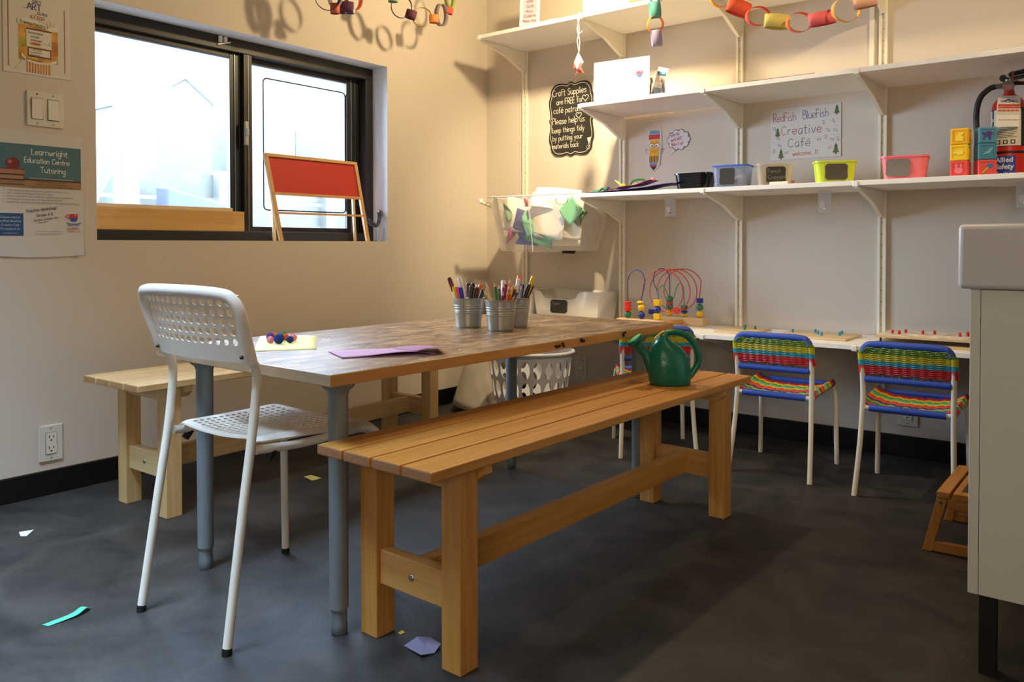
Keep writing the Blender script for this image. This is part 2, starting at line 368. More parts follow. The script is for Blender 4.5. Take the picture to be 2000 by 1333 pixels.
def font(mb, text, x, y, size, m, z=.0004, align='LEFT', ang=0, sx=1, bold=0):
    k = (text, align, bold)
    if k not in _FC:
        cu = bpy.data.curves.new('t', 'FONT'); cu.body = text; cu.size = 1; cu.align_x = align; cu.resolution_u = 2; cu.offset = bold
        o = bpy.data.objects.new('t', cu); C.objects.link(o); bpy.context.view_layer.update()
        me = bpy.data.meshes.new_from_object(o.evaluated_get(bpy.context.evaluated_depsgraph_get()))
        _FC[k] = ([tuple(v.co) for v in me.vertices], [tuple(p.vertices) for p in me.polygons])
        bpy.data.objects.remove(o); bpy.data.meshes.remove(me); bpy.data.curves.remove(cu)
    vs, fs = _FC[k]; c, n = math.cos(ang), math.sin(ang)
    mb.add([(x+size*(a*sx*c-b*n), y+size*(a*sx*n+b*c), z) for a, b, _ in vs], fs, m)
WL = (PI/2, 0, PI/2)      # sheet frame for the window wall: local x -> +y, local y -> z, local z -> +x
WB = (PI/2, 0, 0)         # sheet frame for the shelf wall: local x -> +x, local y -> z, local z -> -y
def ellipse(cx, cy, rx, ry, n=24, a0=0, a1=2*PI):
    full = abs(a1-a0-2*PI) < 1e-6
    return [(cx+rx*math.cos(a0+(a1-a0)*k/(n if full else n-1)), cy+ry*math.sin(a0+(a1-a0)*k/(n if full else n-1))) for k in range(n)]
def cup_logo(mb, x, y, s, wordm=True):
    R_, B_ = M('#c8353c', .6), M('#2c4f9c', .6)
    mb.poly([(x-.28*s, y+.30*s), (x+.28*s, y+.30*s), (x+.30*s, y+.02*s), (x-.30*s, y+.02*s)], R_, .0004)
    mb.poly([(x-.30*s, y+.01*s), (x+.30*s, y+.01*s), (x+.20*s, y-.22*s), (x+.08*s, y-.28*s), (x-.08*s, y-.28*s), (x-.20*s, y-.22*s)][::-1], B_, .0004)
    mb.stroke(ellipse(x-.42*s, y+.1*s, .13*s, .12*s, 12)+[(x-.29*s, y+.1*s)], .06*s, R_, .0005)
    mb.poly(ellipse(x+.12*s, y+.2*s, .04*s, .04*s, 8), M('#efeeea', .6), .0007)
    mb.stroke(ellipse(x, y-.34*s, .48*s, .1*s, 20, PI*1.0, PI*2.0), .05*s, B_, .0005)

# ------------------------------------------------------------------ SETTING
RX, RY, RZ = 5.0, -5.6, 2.85
mb = MB(); mb.box((-.3, RY-.2, -.1), (RX+.2, .2, 0), floor_mat()); struct(mb.build('floor', smooth=0))
mb = MB(); mb.box((-.3, RY-.2, RZ), (RX+.2, .2, RZ+.1), M('#8d8578', .9)); struct(mb.build('ceiling', smooth=0))
WY0, WY1, WZ0, WZ1 = -2.1166, -.7457, .8484, 1.6850
JAMB = M('#e4e6ea', .6)
mb = MB(); t = -.20
mb.box((t, RY, 0), (0, WY0, RZ), WALLP, fm={4: JAMB}); mb.box((t, WY1, 0), (0, .1, RZ), WALLP, fm={2: JAMB})
mb.box((t, WY0, 0), (0, WY1, WZ0), WALLP, fm={1: JAMB}); mb.box((t, WY0, WZ1), (0, WY1, RZ), WALLP, fm={0: JAMB})
struct(mb.build('wall_left', smooth=0))
mb = MB(); mb.box((0, 0, 0), (RX+.1, .1, RZ), WALLP); struct(mb.build('wall_back', smooth=0))
mb = MB(); mb.box((RX, RY, 0), (RX+.1, 0, RZ), M('#a39a8c', .9)); struct(mb.build('wall_right', smooth=0))
mb = MB(); W2 = M('#a39a8c', .9); fy = RY
mb.box((0, fy-.1, 0), (RX, fy, RZ), W2); struct(mb.build('wall_front', smooth=0))
mb = MB(); mb.box((0, RY, 0), (.012, -.012, .082), BLACKRUB); struct(mb.build('baseboard_left', smooth=0, bevel=.003))
mb = MB(); mb.box((0, -.012, 0), (RX, 0, .082), BLACKRUB); struct(mb.build('baseboard_back', smooth=0, bevel=.003))

# the sliding window
win = thing('window_1', None, None, (-.10, (WY0+WY1)/2, WZ0)); win['kind'] = 'structure'
hy = (WY1-WY0)/2; H = WZ1-WZ0; cyw = (WY0+WY1)/2
DARK2 = M('#14171b', .4); GL = glass_mat('mat_window_glass')
mb = MB()
for a, b in [((-.085, -hy, 0), (0, hy, .04)), ((-.085, -hy, H-.055), (0, hy, H)), ((-.085, hy-.045, .04), (0, hy, H-.055)), ((-.085, -hy, .04), (0, -hy+.012, H-.055))]:
    mb.box(a, b, FRAMED)
mb.build('window_frame', win, smooth=0, bevel=.002)
def sash(y0, y1, x, fwl, fwr, label):
    mb = MB(); z0, z1 = .04, H-.055
    mb.box((x, y0, z0), (x+.025, y0+fwl, z1), FRAMED); mb.box((x, y1-fwr, z0), (x+.025, y1, z1), DARK2)
    mb.box((x, y0+fwl, z0), (x+.025, y1-fwr, z0+.022), FRAMED); mb.box((x, y0+fwl, z1-.022), (x+.025, y1-fwr, z1), FRAMED)
    mb.box((x+.025, y1-fwr*.7, z0), (x+.029, y1-fwr*.62, z1), M('#7c8790', .3, .8)); mb.box((x+.025, y1-fwr*.35, z0), (x+.029, y1-fwr*.29, z1), M('#56606a', .3, .8))
    f = mb.build('sash', win, smooth=0, bevel=.0015)
    mb = MB(); mb.box((x+.010, y0+fwl, z0+.02), (x+.014, y1-fwr, z1-.02), GL); g = mb.build('pane', f, smooth=0)
ym = -1.45-cyw
sash(-hy+.012, ym+.0, -.048, .004, .065, 'l')
sash(ym+.005, hy-.045, -.078, .012, .075, 'r')
mb = MB(); mb.box((-.036, ym-.012, .04), (-.002, ym+.028, H-.055), FRAMED); mb.box((-.002, ym+.005, .04), (.001, ym+.010, H-.055), M('#8d8577', .3, .7)); mb.build('meeting_rail', win, smooth=0, bevel=.002)
mb = MB(); mb.box((.0, ym-.015, .40), (.012, ym+.002, .50), M('#a9aba9', .35, .3)); mb.box((.012, ym-.013, .44), (.020, ym-.001, .47), M('#a9aba9', .35, .3)); o = mb.build('latch', win, smooth=0, bevel=.002); o['label'] = 'grey latch'
mb = MB()
for q in (-.015, .008): mb.box((.0, -1.565-cyw+q, H-.03), (.012, -1.565-cyw+q+.012, H-.004), WHITEP)
mb.box((.0, -1.585-cyw, H-.033), (.006, -1.525-cyw, H-.027), WHITEP, rot=(.3, 0, 0)); o = mb.build('clip', win, smooth=0, bevel=.001); o['label'] = 'small white plastic clip'
mb = MB()
rr = [(-1.326, .985), (-.868, .985), (-.868, 1.56), (-1.326, 1.56)]
c = .02; pts = []
for (yy, zz), (a0) in zip([(-1.326+c, .985+c), (-.868-c, .985+c), (-.868-c, 1.56-c), (-1.326+c, 1.56-c)], (PI, 1.5*PI, 0, .5*PI)):
    for k in range(6):
        a = a0+k*PI/10; pts.append((yy+c*math.cos(a)-cyw, zz+c*math.sin(a)-WZ0))
T = Matrix(((0, 0, 1, -.062), (1, 0, 0, 0), (0, 1, 0, 0), (0, 0, 0, 1)))
mb.T = T; mb.stroke(pts+[pts[0]], .006, M('#23282c', .6)); mb.T = None
o = mb.build('sticker_outline', win, smooth=0, solid=.0006); o['label'] = 'thin dark rounded rectangle outline on the glass'

# outdoors beyond the window
OD = M('#c6cdd0', .9)
def tagm(mb, name, label, cat, group=None, **k): return tag(mb.build(name, **k), label, cat, group)
mb = MB(); mb.box((-14, -9, -.6), (-.32, 9, -.5), M('#323430', .95, noise=.15, nscale=4)); struct(mb.build('ground', smooth=0))
mb = MB(); BK = M('#4a4d4d', .95, noise=.08, nscale=9)
mb.tube(smoothpts([(-3.3, -1.0, -.5), (-3.3, -.85, .8), (-3.3, -.56, 1.5), (-3.3, .15, 2.5), (-3.3, .8, 3.4)], 5), [.17-.004*i for i in range(21)], BK, 14)
tagm(mb, 'tree', 'pale leaning tree trunk washed out by daylight beyond the window', 'tree')
mb = MB(); mb.box((-2.7, -.76, -.5), (-2.6, -.62, 4), M('#4a4d50', .8)); tagm(mb, 'utility_pole', 'upright whitish post in front of the leaning tree outside the window', 'pole', bevel=.01)
h = thing('house', 'pale gabled house barely visible through the left window pane', 'house', (-8, 2.4, -.5))
mb = MB(); HW = M('#43484b', .9)
mb.add([(0, 0, 0), (0, .85, 0), (0, .85, 3.42), (0, .44, 3.70), (0, 0, 3.42), (-2, 0, 0), (-2, .85, 0), (-2, .85, 3.42), (-2, .44, 3.70), (-2, 0, 3.42)],
       [(0,1,2,3,4), (9,8,7,6,5), (0,4,9,5), (1,6,7,2)], HW); mb.build('wall', h, smooth=0)
mb = MB(); RW = M('#8d9294', .8)
for a, b in (((-.04, 3.40), (.44, 3.715)), ((.44, 3.715), (.89, 3.40))):
    mb.hexa([(.02, a[0], a[1]), (-2.2, a[0], a[1]), (-2.2, b[0], b[1]), (.02, b[0], b[1])], [(.02, a[0], a[1]+.07), (-2.2, a[0], a[1]+.07), (-2.2, b[0], b[1]+.07), (.02, b[0], b[1]+.07)], RW)
mb.build('roof', h, smooth=0)
h = thing('house', 'pale house seen past the right pane above the red easel', 'house', (-9, 8.6, -.5))
mb = MB(); mb.box((-4, -4.4, 0), (0, 1, 6), M('#484b4c', .9)); mb.build('wall', h, smooth=0)
mb = MB(); mb.box((0, -3.1, 2.8), (.01, -2.4, 3.35), M('#22272b', .6)); mb.build('window', h, smooth=0)
fe = thing('wooden_fence', 'pale wooden plank fence with posts beyond the window', 'fence', (-4.6, 1, -.5)); FW = M('#42443e', .9, noise=.15, nscale=6)
for k in range(6):
    mb = MB(); mb.box((0, -4.5, .46+k*.27), (.03, 6, .69+k*.27), FW); mb.build('rail', fe, smooth=0)
for k in range(7):
    mb = MB(); mb.box((.03, -3.9+k*1.35, 0), (.14, -3.76+k*1.35, 2.08), M('#4b4d4b', .9)); mb.build('post', fe, smooth=0)
mb = MB(); mb.hexa([(-4.34, .42, -.5), (-4.10, .42, -.5), (-4.10, 1.15, -.5), (-4.34, 1.15, -.5)], [(-4.34, .42, 1.38), (-4.14, .42, 1.36), (-4.14, 1.15, 1.20), (-4.34, 1.15, 1.22)], M('#272d48', .7)); tagm(mb, 'covered_bin', 'tall pale blue covered bin by the fence, seen low through the left pane', 'bin', smooth=0, bevel=.02)
# ------------------------------------------------------------------ wall notices and plates on the window wall
PAPER = M('#d9d4cb', .75); INK = M('#3a3640', .7); PURP = M('#3f2f63', .7); WPAPER = M('#cfcac6', .75)
mb = MB(); w_, h_ = .205, .31
mb.poly([(0,0),(w_,0),(w_,h_),(0,h_)], M('#d8d3cb', .75), 0, .0012)
mb.rect(.004, .012, w_-.006, h_, M('#d6cfc0', .75), .0016)
RS = M('#b05558', .7)
k0_ = len(mb.v)
mb.rect(.045, .08, .165, .205, M('#cf9a4c', .8, noise=.35, nscale=25), .002); mb.rect(.045, .125, .065, .16, M('#b5a63c', .8, noise=.3, nscale=40), .0023); mb.rect(.145, .11, .165, .16, M('#c07a3d', .8, noise=.3, nscale=40), .0023)
for k in range(10): mb.poly([(.05+k*.011, .205), (.058+k*.011, .205), (.054+k*.011, .225+.006*(k % 3))], M('#dba56a', .8), .002)
for k in range(9): mb.rect(.068+k*.0085, .014, .0705+k*.0085, .08, RS, .002); mb.rect(.0705+k*.0085, .014, .0748+k*.0085, .08, M('#e0b873', .8), .002)
mb.rect(.068, .135, .145, .195, M('#5d4038', .8), .0026); mb.rect(.068, .130, .145, .190, M('#ded6c2', .8), .003)
mb.rect(.072, .095, .143, .128, M('#6b3f42', .8), .0026); mb.poly([(.075,.100),(.140,.100),(.140,.124),(.075,.124)], M('#e2dbc8', .8), .003)
bn = [(.042, .205), (.07, .215), (.10, .208), (.14, .195), (.166, .198)]
mb.poly(bn+[(a, b+.016) for a, b in bn][::-1], M('#e0dac6', .8), .0034)
bn = [(.052, .105), (.07, .086), (.10, .078), (.135, .082), (.16, .095)]
mb.poly([(a, b-.012) for a, b in bn]+bn[::-1], M('#e0dac6', .8), .0034)
hand(mb, 'Drawing, Painting &', .048, .2115, .0085, INK, .001, -.08, .0038)
hand(mb, "SAE'S", .088, .288, .009, PURP, .0015, 0, .002); hand(mb, 'ART', .072, .262, .022, PURP, .0028, 0, .002, space=1); hand(mb, 'CLASS', .103, .249, .009, PURP, .0015, -.06, .002)
mb.stroke([(p.x, p.y) for p in smoothpts([(.055, .265, 0), (.062, .262, 0), (.072, .268, 0), (.079, .280, 0)], 4)], .001, PURP, .002)
hand(mb, 'FOR', .094, .2445, .003, INK, .0006, 0, .002)
for i, (ch, cc) in enumerate(zip('KIDS!', ('#b0482f', '#8a5a2f', '#c25f28', '#b0482f', '#8a3a3a'))): hand(mb, ch, .083+i*.0098, .231, .0105, M(cc, .7), .0022, 0, .0022)
for k, tx in enumerate(('PRIVATE/GROUP', 'LESSONS', 'AVAILABLE!')): hand(mb, tx, .074+.008*(k > 0), .176-k*.0125, .0055, INK, .0007, 0, .0034)
mb.poly(ellipse(.095, .142, .017, .005), M('#c9742f', .8, noise=.4, nscale=90), .0034); mb.stroke([(.12, .147), (.145, .143)], .0007, INK, .0034); mb.stroke([(.134, .143), (.138, .155), (.142, .144)], .0006, INK, .0034)
for k, tx in enumerate(('A. ART STUDIO', 'artclassforkids', '000.000.0000')): hand(mb, tx.replace('0', 'o'), .080, .118-k*.0085, .0042, INK, .0006, 0, .0036)
hand(mb, 'DROP IN AND ASK FOR', .066, .083, .004, INK, .0006, -.06, .0038); mb.stroke([(.03, .02), (.055, .08)], .001, M('#8d8a86', .7), .002)
for i in range(k0_, len(mb.v)):
    p = mb.v[i]; yy = .045+(p.y-.08)*.92 if p.y >= .08 else .007+(p.y-.014)*(.038/.066); mb.v[i] = V((p.x, yy, p.z))
mb.rect(.0135, .02, .0165, h_, RS, .002); mb.rect(w_-.020, .02, w_-.017, h_-.08, M('#a85f70', .7), .002)
tagm(mb, 'poster', 'art class poster with orange watercolour drawing above the light switch', 'poster', loc=(.001, -2.405, 1.388), rot=WL, smooth=0)

sw = thing('light_switch', 'white double rocker light switch plate between the two wall posters', 'light switch', (.001, -2.2815, 1.279), rot=WL)
PL = M('#d8d2c6', .4)
mb = MB(); mb.box((-.057, -.057, 0), (.057, .057, .005), PL); mb.build('plate', sw, smooth=0, bevel=.002)
for i, dx in enumerate((-.026, .024)):
    mb = MB(); mb.box((dx-.0185, -.035, .004), (dx+.0185, .035, .0056), M('#4a443c', .6)); mb.box((dx-.017, -.033, .004), (dx+.017, .033, .0085), M('#e2dccf', .35), rot=(.05 if i == 0 else -.05, 0, 0)); mb.build('rocker', sw, smooth=0)
for dx in (-.026, .024):
    for dy in (-.048, .048): mb = MB(); mb.cyl((dx, dy, .004), (dx, dy, .006), .0028, M('#8a8478' if (dx > 0 or dy < 0) else '#1c1714', .5), 10); mb.build('screw', sw)

def outlet(name, label, loc, rot, sc_=1):
    t = thing(name, label, 'power outlet', loc, rot=rot)
    mb = MB(); mb.box((-.037, -.060, 0), (.037, .060, .005), PL); mb.build('plate', t, smooth=0, bevel=.002)
    mb = MB(); mb.box((-.0175, -.036, .004), (.0175, .036, .0062), M('#4a443c', .6)); mb.box((-.0165, -.035, .004), (.0165, .035, .0075), M('#e2dccf', .35))
    K_ = M('#15110e', .6)
    for sy in (-.018, .018):
        mb.box((-.008, sy-.001, .0076), (-.0055, sy+.008, .0079), K_); mb.box((.0055, sy-.001, .0076), (.008, sy+.007, .0079), K_); mb.poly(ellipse(0, sy-.008, .003, .003, 10), K_, .0079)
    mb.build('receptacle', t, smooth=0)
    for sy in (-.049, .049): mb = MB(); mb.cyl((0, sy, .004), (0, sy, .006), .0028, M('#8a8478', .5), 10); mb.build('screw', t)
outlet('power_outlet', 'white double power outlet low on the wall left of the far bench', (.001, -2.276, .171), WL)
outlet('power_outlet', 'white power outlet on the shelf wall behind the right striped chair', (2.146, -.001, .18), WB)
outlet('power_outlet', 'white power outlet on the wall right of the laundry basket', (.62, -.001, .21), WB)

mb = MB(); w_, h_ = .255, .405; CB = M('#4d6f78', .8); DY = M('#a9744d', .8)
mb.grid(lambda u, v: (-.02+u*(w_+.02)+.003*math.sin(3*v), v*h_-.006*math.sin(PI*u)*(1-v), .003+.004*math.sin(7*u+3*v)*(v*(1-v))+.012*max(0, u-.9)*10*max(0, .12-v)*6), 24, 24, WPAPER)
z = .0046
mb.rect(-.02, .222, w_-.006, .362, CB, z); mb.rect(-.02, .222, w_-.006, .245, M('#a07a58', .8), z+.0003); mb.rect(.06, .245, w_-.006, .252, M('#4f4038', .8), z+.0004); mb.rect(.085, .2515, w_-.03, .2535, M('#b9b4aa', .8), z+.0005)
for x0, x1, y0, y1, cc in ((-.02, .072, .262, .281, '#a9745c'), (-.02, .068, .246, .262, '#a58163'), (-.02, .072, .229, .246, '#8f7356')):
    mb.rect(x0, y0, x1, y1, M(cc, .8), z+.0006); mb.rect(x0, y1-.0025, x1, y1, M('#5a3328', .8), z+.0008); mb.rect(x0, y0, x1, y0+.002, M('#3c2a22', .8), z+.0008)
mb.poly(ellipse(.038, .297, .0205, .0185), M('#7a2a2a', .5), z+.001); mb.poly(ellipse(.029, .303, .006, .006), M('#b06a62', .5), z+.0012); mb.stroke([(.038, .314), (.040, .320)], .0015, M('#3b3a20', .7), z+.0012)
CH = M('#d9dcd8', .8)
hand(mb, 'Learnwright', .094, .331, .019, CH, .0022, -.01, z+.0008, jit=.3, space=1.15); hand(mb, 'Education Centre', .072, .304, .0165, CH, .0021, -.012, z+.0008, jit=.3, space=1.0); hand(mb, 'Tutoring', .120, .273, .0185, CH, .0022, -.01, z+.0008, jit=.3, space=1.2)
TX = M('#77736f', .8)
for k, tx in enumerate(('All teachers are qualified instructors!', 'Regular communication with Parents!', 'Regular check-ins to ensure the program is on target!')): font(mb, tx, .155-.0*k, .240-k*.0075, .0062, M('#3b2a1e', .8), z+.001, 'CENTER')
for k, tx in enumerate(('Tailor-made tutoring programs for students in Grades 1 to 12', 'SSAT preparation programs and mock exams', 'Drop-in homework help program for students with busy schedules', 'Workshops for parents (how to help with homework)', 'Special topic workshops for kids (research & study skills, math & literacy)')):
    mb.poly(ellipse(.012, .211-k*.0095, .0013, .0013, 6), TX, z); font(mb, tx, .020, .209-k*.0095, .0075, TX, z)
DK = M('#34303a', .8)
hand(mb, 'Fraction Workshop!', .078, .140, .0098, DK, .0012, .16, z, jit=.2, space=1.1); hand(mb, 'Grade 4-8', .108, .127, .0095, DK, .0012, .13, z, jit=.2); hand(mb, 'Sunday, October 4th', .100, .112, .0066, DK, .0009, .15, z, jit=.2); hand(mb, 'all you can do!', .112, .106, .004, DK, .0006, .15, z)
BLB = M('#234f80', .7); mb.rect(-.015, .065, .067, .137, BLB, z)
for k, tx in enumerate(('Classes held at', 'RedFish BlueFish', 'Creative Cafe', '73 Harbord St.', 'www.redfishbluefish.ca')): font(mb, tx, .028, .121-k*.0125, .0098 if k < 4 else .005, M('#c9d3dc', .8), z+.0004, 'CENTER')
font(mb, 'Contact us for more information:', .145, .078, .0062, TX, z, 'CENTER'); font(mb, 'learnwrighteducation@gmail.com', .145, .069, .0062, TX, z, 'CENTER')
mb.T = Matrix.Translation((0, 0, z)); cup_logo(mb, .224, .126, .046); mb.T = None
font(mb, 'ReDFISH', .204, .098, .012, M('#2c4f9c', .7), z+.0004, sx=.85); font(mb, 'bLuEFISH', .204, .086, .012, M('#c8353c', .7), z+.0004, sx=.8); font(mb, 'CREATIVE CAFE', .204, .077, .008, M('#a8606c', .7), z+.0004, sx=.7)
tagm(mb, 'poster', 'tutoring flyer with a teal chalkboard banner below the light switch', 'poster', loc=(.001, -2.42, .797), rot=WL, smooth=30)

# ------------------------------------------------------------------ things on the window sill
mb = MB(); mb.box((-.0035, 0, 0), (.0035, .645, .082), wood('#d8ab68', '#c4934e', 'Y', .6)); tagm(mb, 'wooden_board', 'long honey wood board standing along the window track before the left pane', 'board', loc=(-.107, -2.072, .8886), bevel=.001, smooth=0)
mb = MB(); mb.box((-.0035, 0, 0), (.0035, .56, .096), wood('#e9d3b0', '#d9bd92', 'Y', .6)); tagm(mb, 'wooden_board', 'paler wooden board just behind the honey board, its top edge showing', 'board', loc=(-.116, -2.070, .8886), smooth=0, bevel=.001)
ea = thing('tabletop_easel', 'small wooden easel with a red board standing on the window sill', 'easel', (-.02, -1.105, WZ0), rot=(0, 0, 0))
EW = wood('#dcb077', '#c8955a', 'Z', 1); EWX = wood('#dcb077', '#c8955a', 'Y', 1)
for nm, sgn in (('leg', -1), ('leg', 1)):
    mb = MB(); yb, yt = sgn*.244, sgn*.245-.043*1
    y0 = -.240 if sgn < 0 else .245; y1 = -.285 if sgn < 0 else .205
    mb.hexa([(.0, y0-.009, 0), (.014, y0-.009, 0), (.014, y0+.009, 0), (.0, y0+.009, 0)], [(-.045, y1-.009, .372), (-.031, y1-.009, .372), (-.031, y1+.009, .372), (-.045, y1+.009, .372)], EW); mb.build(nm, ea, smooth=0, bevel=.0015)
def ebar(z0, z1, nm, mt, x=0, th=.010, inset=0):
    mb = MB(); f = lambda z: (-.045*z/.372+x, -.240-.045*z/.372+inset, .245-.040*z/.372-inset)
    a0, l0, r0 = f(z0); a1, l1, r1 = f(z1)
    mb.hexa([(a0, l0, z0), (a0+th, l0, z0), (a0+th, r0, z0), (a0, r0, z0)], [(a1, l1, z1), (a1+th, l1, z1), (a1+th, r1, z1), (a1, r1, z1)], mt); return mb.build(nm, ea, smooth=0, bevel=.001)
ebar(.358, .372, 'crossbar', EWX, 0, .016); ebar(.196, .208, 'crossbar', EWX, 0, .016); ebar(.115, .124, 'crossbar', EWX, 0, .012)
ebar(.208, .358, 'board', M('#c4301f', .6), .003, .004, .008)['label'] = 'red board'
for sgn in (-1, 1):
    mb = MB(); y0 = sgn*.225; mb.hexa([(-.065, y0-.006, 0), (-.055, y0-.006, 0), (-.055, y0+.006, 0), (-.065, y0+.006, 0)], [(-.05, y0-.03-.006, .30), (-.04, y0-.03-.006, .30), (-.04, y0-.03+.006, .30), (-.05, y0-.03+.006, .30)], PALEW); mb.build('back_leg', ea, smooth=0)
cd = thing('coiled_cord', 'grey coiled cord with a white plug in the right corner of the sill', 'cord', (-.05, -.79, WZ0))
mb = MB(); ctl = smoothpts([(.0, -.035, .10), (.012, -.02, .085), (.018, .0, .075), (.018, .015, .09), (.012, .028, .13), (.0, .033, .145)], 20); pts = []
for i, p in enumerate(ctl):
    for k in range(4):
        a = (i*4+k)*2*PI/14; pts.append(p+V((math.cos(a)*.009, math.sin(a)*.006, math.sin(a)*.007)))
mb.tube(pts, .0024, M('#3c3f45', .5), 6); mb.tube(smoothpts([(.0, -.035, .1), (-.004, -.042, .13), (-.002, -.044, .05), (.002, -.03, .004), (.004, .02, .003)], 6), .0022, M('#2c2e33', .5), 6); mb.build('cord', cd)
mb = MB(); mb.cbox((.0, .033, .135), (.012, .012, .03), WHITEP); mb.build('plug', cd, bevel=.002, smooth=0)
mb = MB(); mb.lathe([(.018, 0), (.022, .065), (.0212, .065), (.0172, .002), (0, .002)], glass_mat('mat_clear_cup', haze=.12), 20); tagm(mb, 'plastic_cup', 'clear plastic cup under the coiled cord on the sill', 'cup', loc=(-.022, -.775, WZ0))

# ------------------------------------------------------------------ table
TX0 = (1.2716, -1.7003); TW, TL, TZ = .544+.170, 1.223+.170, .572
tb = thing('craft_table', 'low paint-stained wooden craft table on four grey metal legs', 'table', (TX0[0], TX0[1], 0), -.0324)
TTM = tabletop_mat(); TE = wood('#e0a95c', '#b9823f', 'Y', .5, .5, .30); TEX = wood('#b59878', '#8f765e', 'X', .5, .5, .30)
mb = MB(); mb.box((-TW/2, -TL/2, TZ-.025), (TW/2, TL/2, TZ), TE, fm={1: TTM, 0: TE, 2: TEX, 4: TEX, 3: TE, 5: TE})
SP = M('#1d1020', .7)
for y, r, n in ((.065, .012, 5), (.174, .007, 4), (.39, .006, 3)):
    for k in range(n*2):
        a = y+random.uniform(-r, r)*1.6; b = TZ-.012+random.uniform(-.006, .007)
        q = [(TW/2+.0004+1e-5*k, a+.008*math.cos(t)*random.uniform(.5, 1.3), b+.0034*math.sin(t)*random.uniform(.6, 1.2)) for t in [2*PI*i/9 for i in range(9)]]; mb.add(q, [tuple(range(9))], SP)
mb.build('tabletop', tb, smooth=0, merge=True, bevel=.0018)
for sx in (-1, 1):
    for sy in (-1, 1):
        cx, cy = sx*.272, sy*.6115
        mb = MB(); mb.lathe([(.020, .055), (.0205, .30), (.0215, TZ-.060), (.025, TZ-.050), (.033, TZ-.044), (.036, TZ-.040), (.036, TZ-.0252)], GREYMET, 28, (cx, cy, 0)); l = mb.build('leg', tb)
        mb = MB(); mb.lathe([(.0155, 0), (.0175, .003), (.0175, .022), (.0168, .024), (.0168, .058)], M('#7d878c', .4, .5), 28, (cx, cy, 0)); f = mb.build('foot', l)

# ------------------------------------------------------------------ benches
def bench(name, label, loc, rz, P, E_, Z_, X_, W_=.332, L_=1.407, Ht=.42):
    t = thing(name, label, 'bench', loc, rz); sw_ = (W_-.021)/4; th = .021
    for k in range(4):
        x0 = k*(sw_+.007); mb = MB(); mb.box((x0, 0, Ht-th), (x0+sw_, L_, Ht), P, fm={2: E_, 4: E_, 1: P, 0: P, 3: P, 5: P}); mb.build('slat', t, smooth=0, merge=True, bevel=.003, bseg=3)
    for sx in (0, 1):
        for sy in (0, 1):
            x0 = .020 if sx == 0 else W_-.020-.051; y0 = .098 if sy == 0 else L_-.098-.051
            mb = MB(); mb.box((x0, y0, 0), (x0+.051, y0+.051, Ht-th-.0005), Z_); mb.build('leg', t, smooth=0, bevel=.002)
    for sy in (0, 1):
        y0 = .108 if sy == 0 else L_-.108-.030
        mb = MB(); mb.box((.071, y0, .115), (W_-.071, y0+.030, .188), X_); r = mb.build('end_rail', t, smooth=0, bevel=.002)
        yy = y0 if sy == 0 else y0+.030; s_ = -1 if sy == 0 else 1
        mb = MB(); mb.sphere((W_/2, yy, .152), .0075, CHROME, 14, 8, (1, .5, 1)); mb.build('bolt', r)
        mb = MB(); mb.box((.071, y0, Ht-th-.045), (W_-.071, y0+.026, Ht-th-.001), X_); mb.build('end_rail', t, smooth=0, bevel=.002)
        y2 = .150 if sy == 0 else L_-.150-.028
        mb = MB(); mb.add([(.01, y2, Ht-th-.001), (W_-.008, y2, Ht-th-.001), (W_-.008, y2, Ht-th-.018), (W_-.030, y2, Ht-th-.036), (.03, y2, Ht-th-.036), (.01, y2, Ht-th-.018)]+[(.01, y2+.028, Ht-th-.001), (W_-.008, y2+.028, Ht-th-.001), (W_-.008, y2+.028, Ht-th-.018), (W_-.030, y2+.028, Ht-th-.036), (.03, y2+.028, Ht-th-.036), (.01, y2+.028, Ht-th-.018)],
            [(0,1,2,3,4,5), (11,10,9,8,7,6)]+[(i, 6+i, 6+(i+1) % 6, (i+1) % 6) for i in range(6)], X_); mb.build('batten', t, smooth=0)
    mb = MB(); mb.box((W_/2-.014, .138, .118), (W_/2+.014, L_-.138, .184), P); mb.build('stretcher', t, smooth=0, bevel=.002)
    return t
a = -.0255; wv = V((math.cos(a), math.sin(a))); lv = V((-math.sin(a), math.cos(a)))
p0 = V((1.7196, -1.6879))-wv*.166-lv*.7035
bench('wooden_bench', 'slatted honey wood bench in front carrying the green watering can', (p0.x, p0.y, 0), a, BENCHW, BENCHE, BENCHZ, BENCHX)
a = .013; p1 = V((.2609, -2.1769))-V((math.cos(a), math.sin(a)))*.0208-V((-math.sin(a), math.cos(a)))*.098
bench('wooden_bench', 'pale slatted wood bench along the window wall behind the table', (p1.x, p1.y, 0), a, PBW, wood('#b98f60', '#a0764c', 'X', 2), PBZ, PBX)

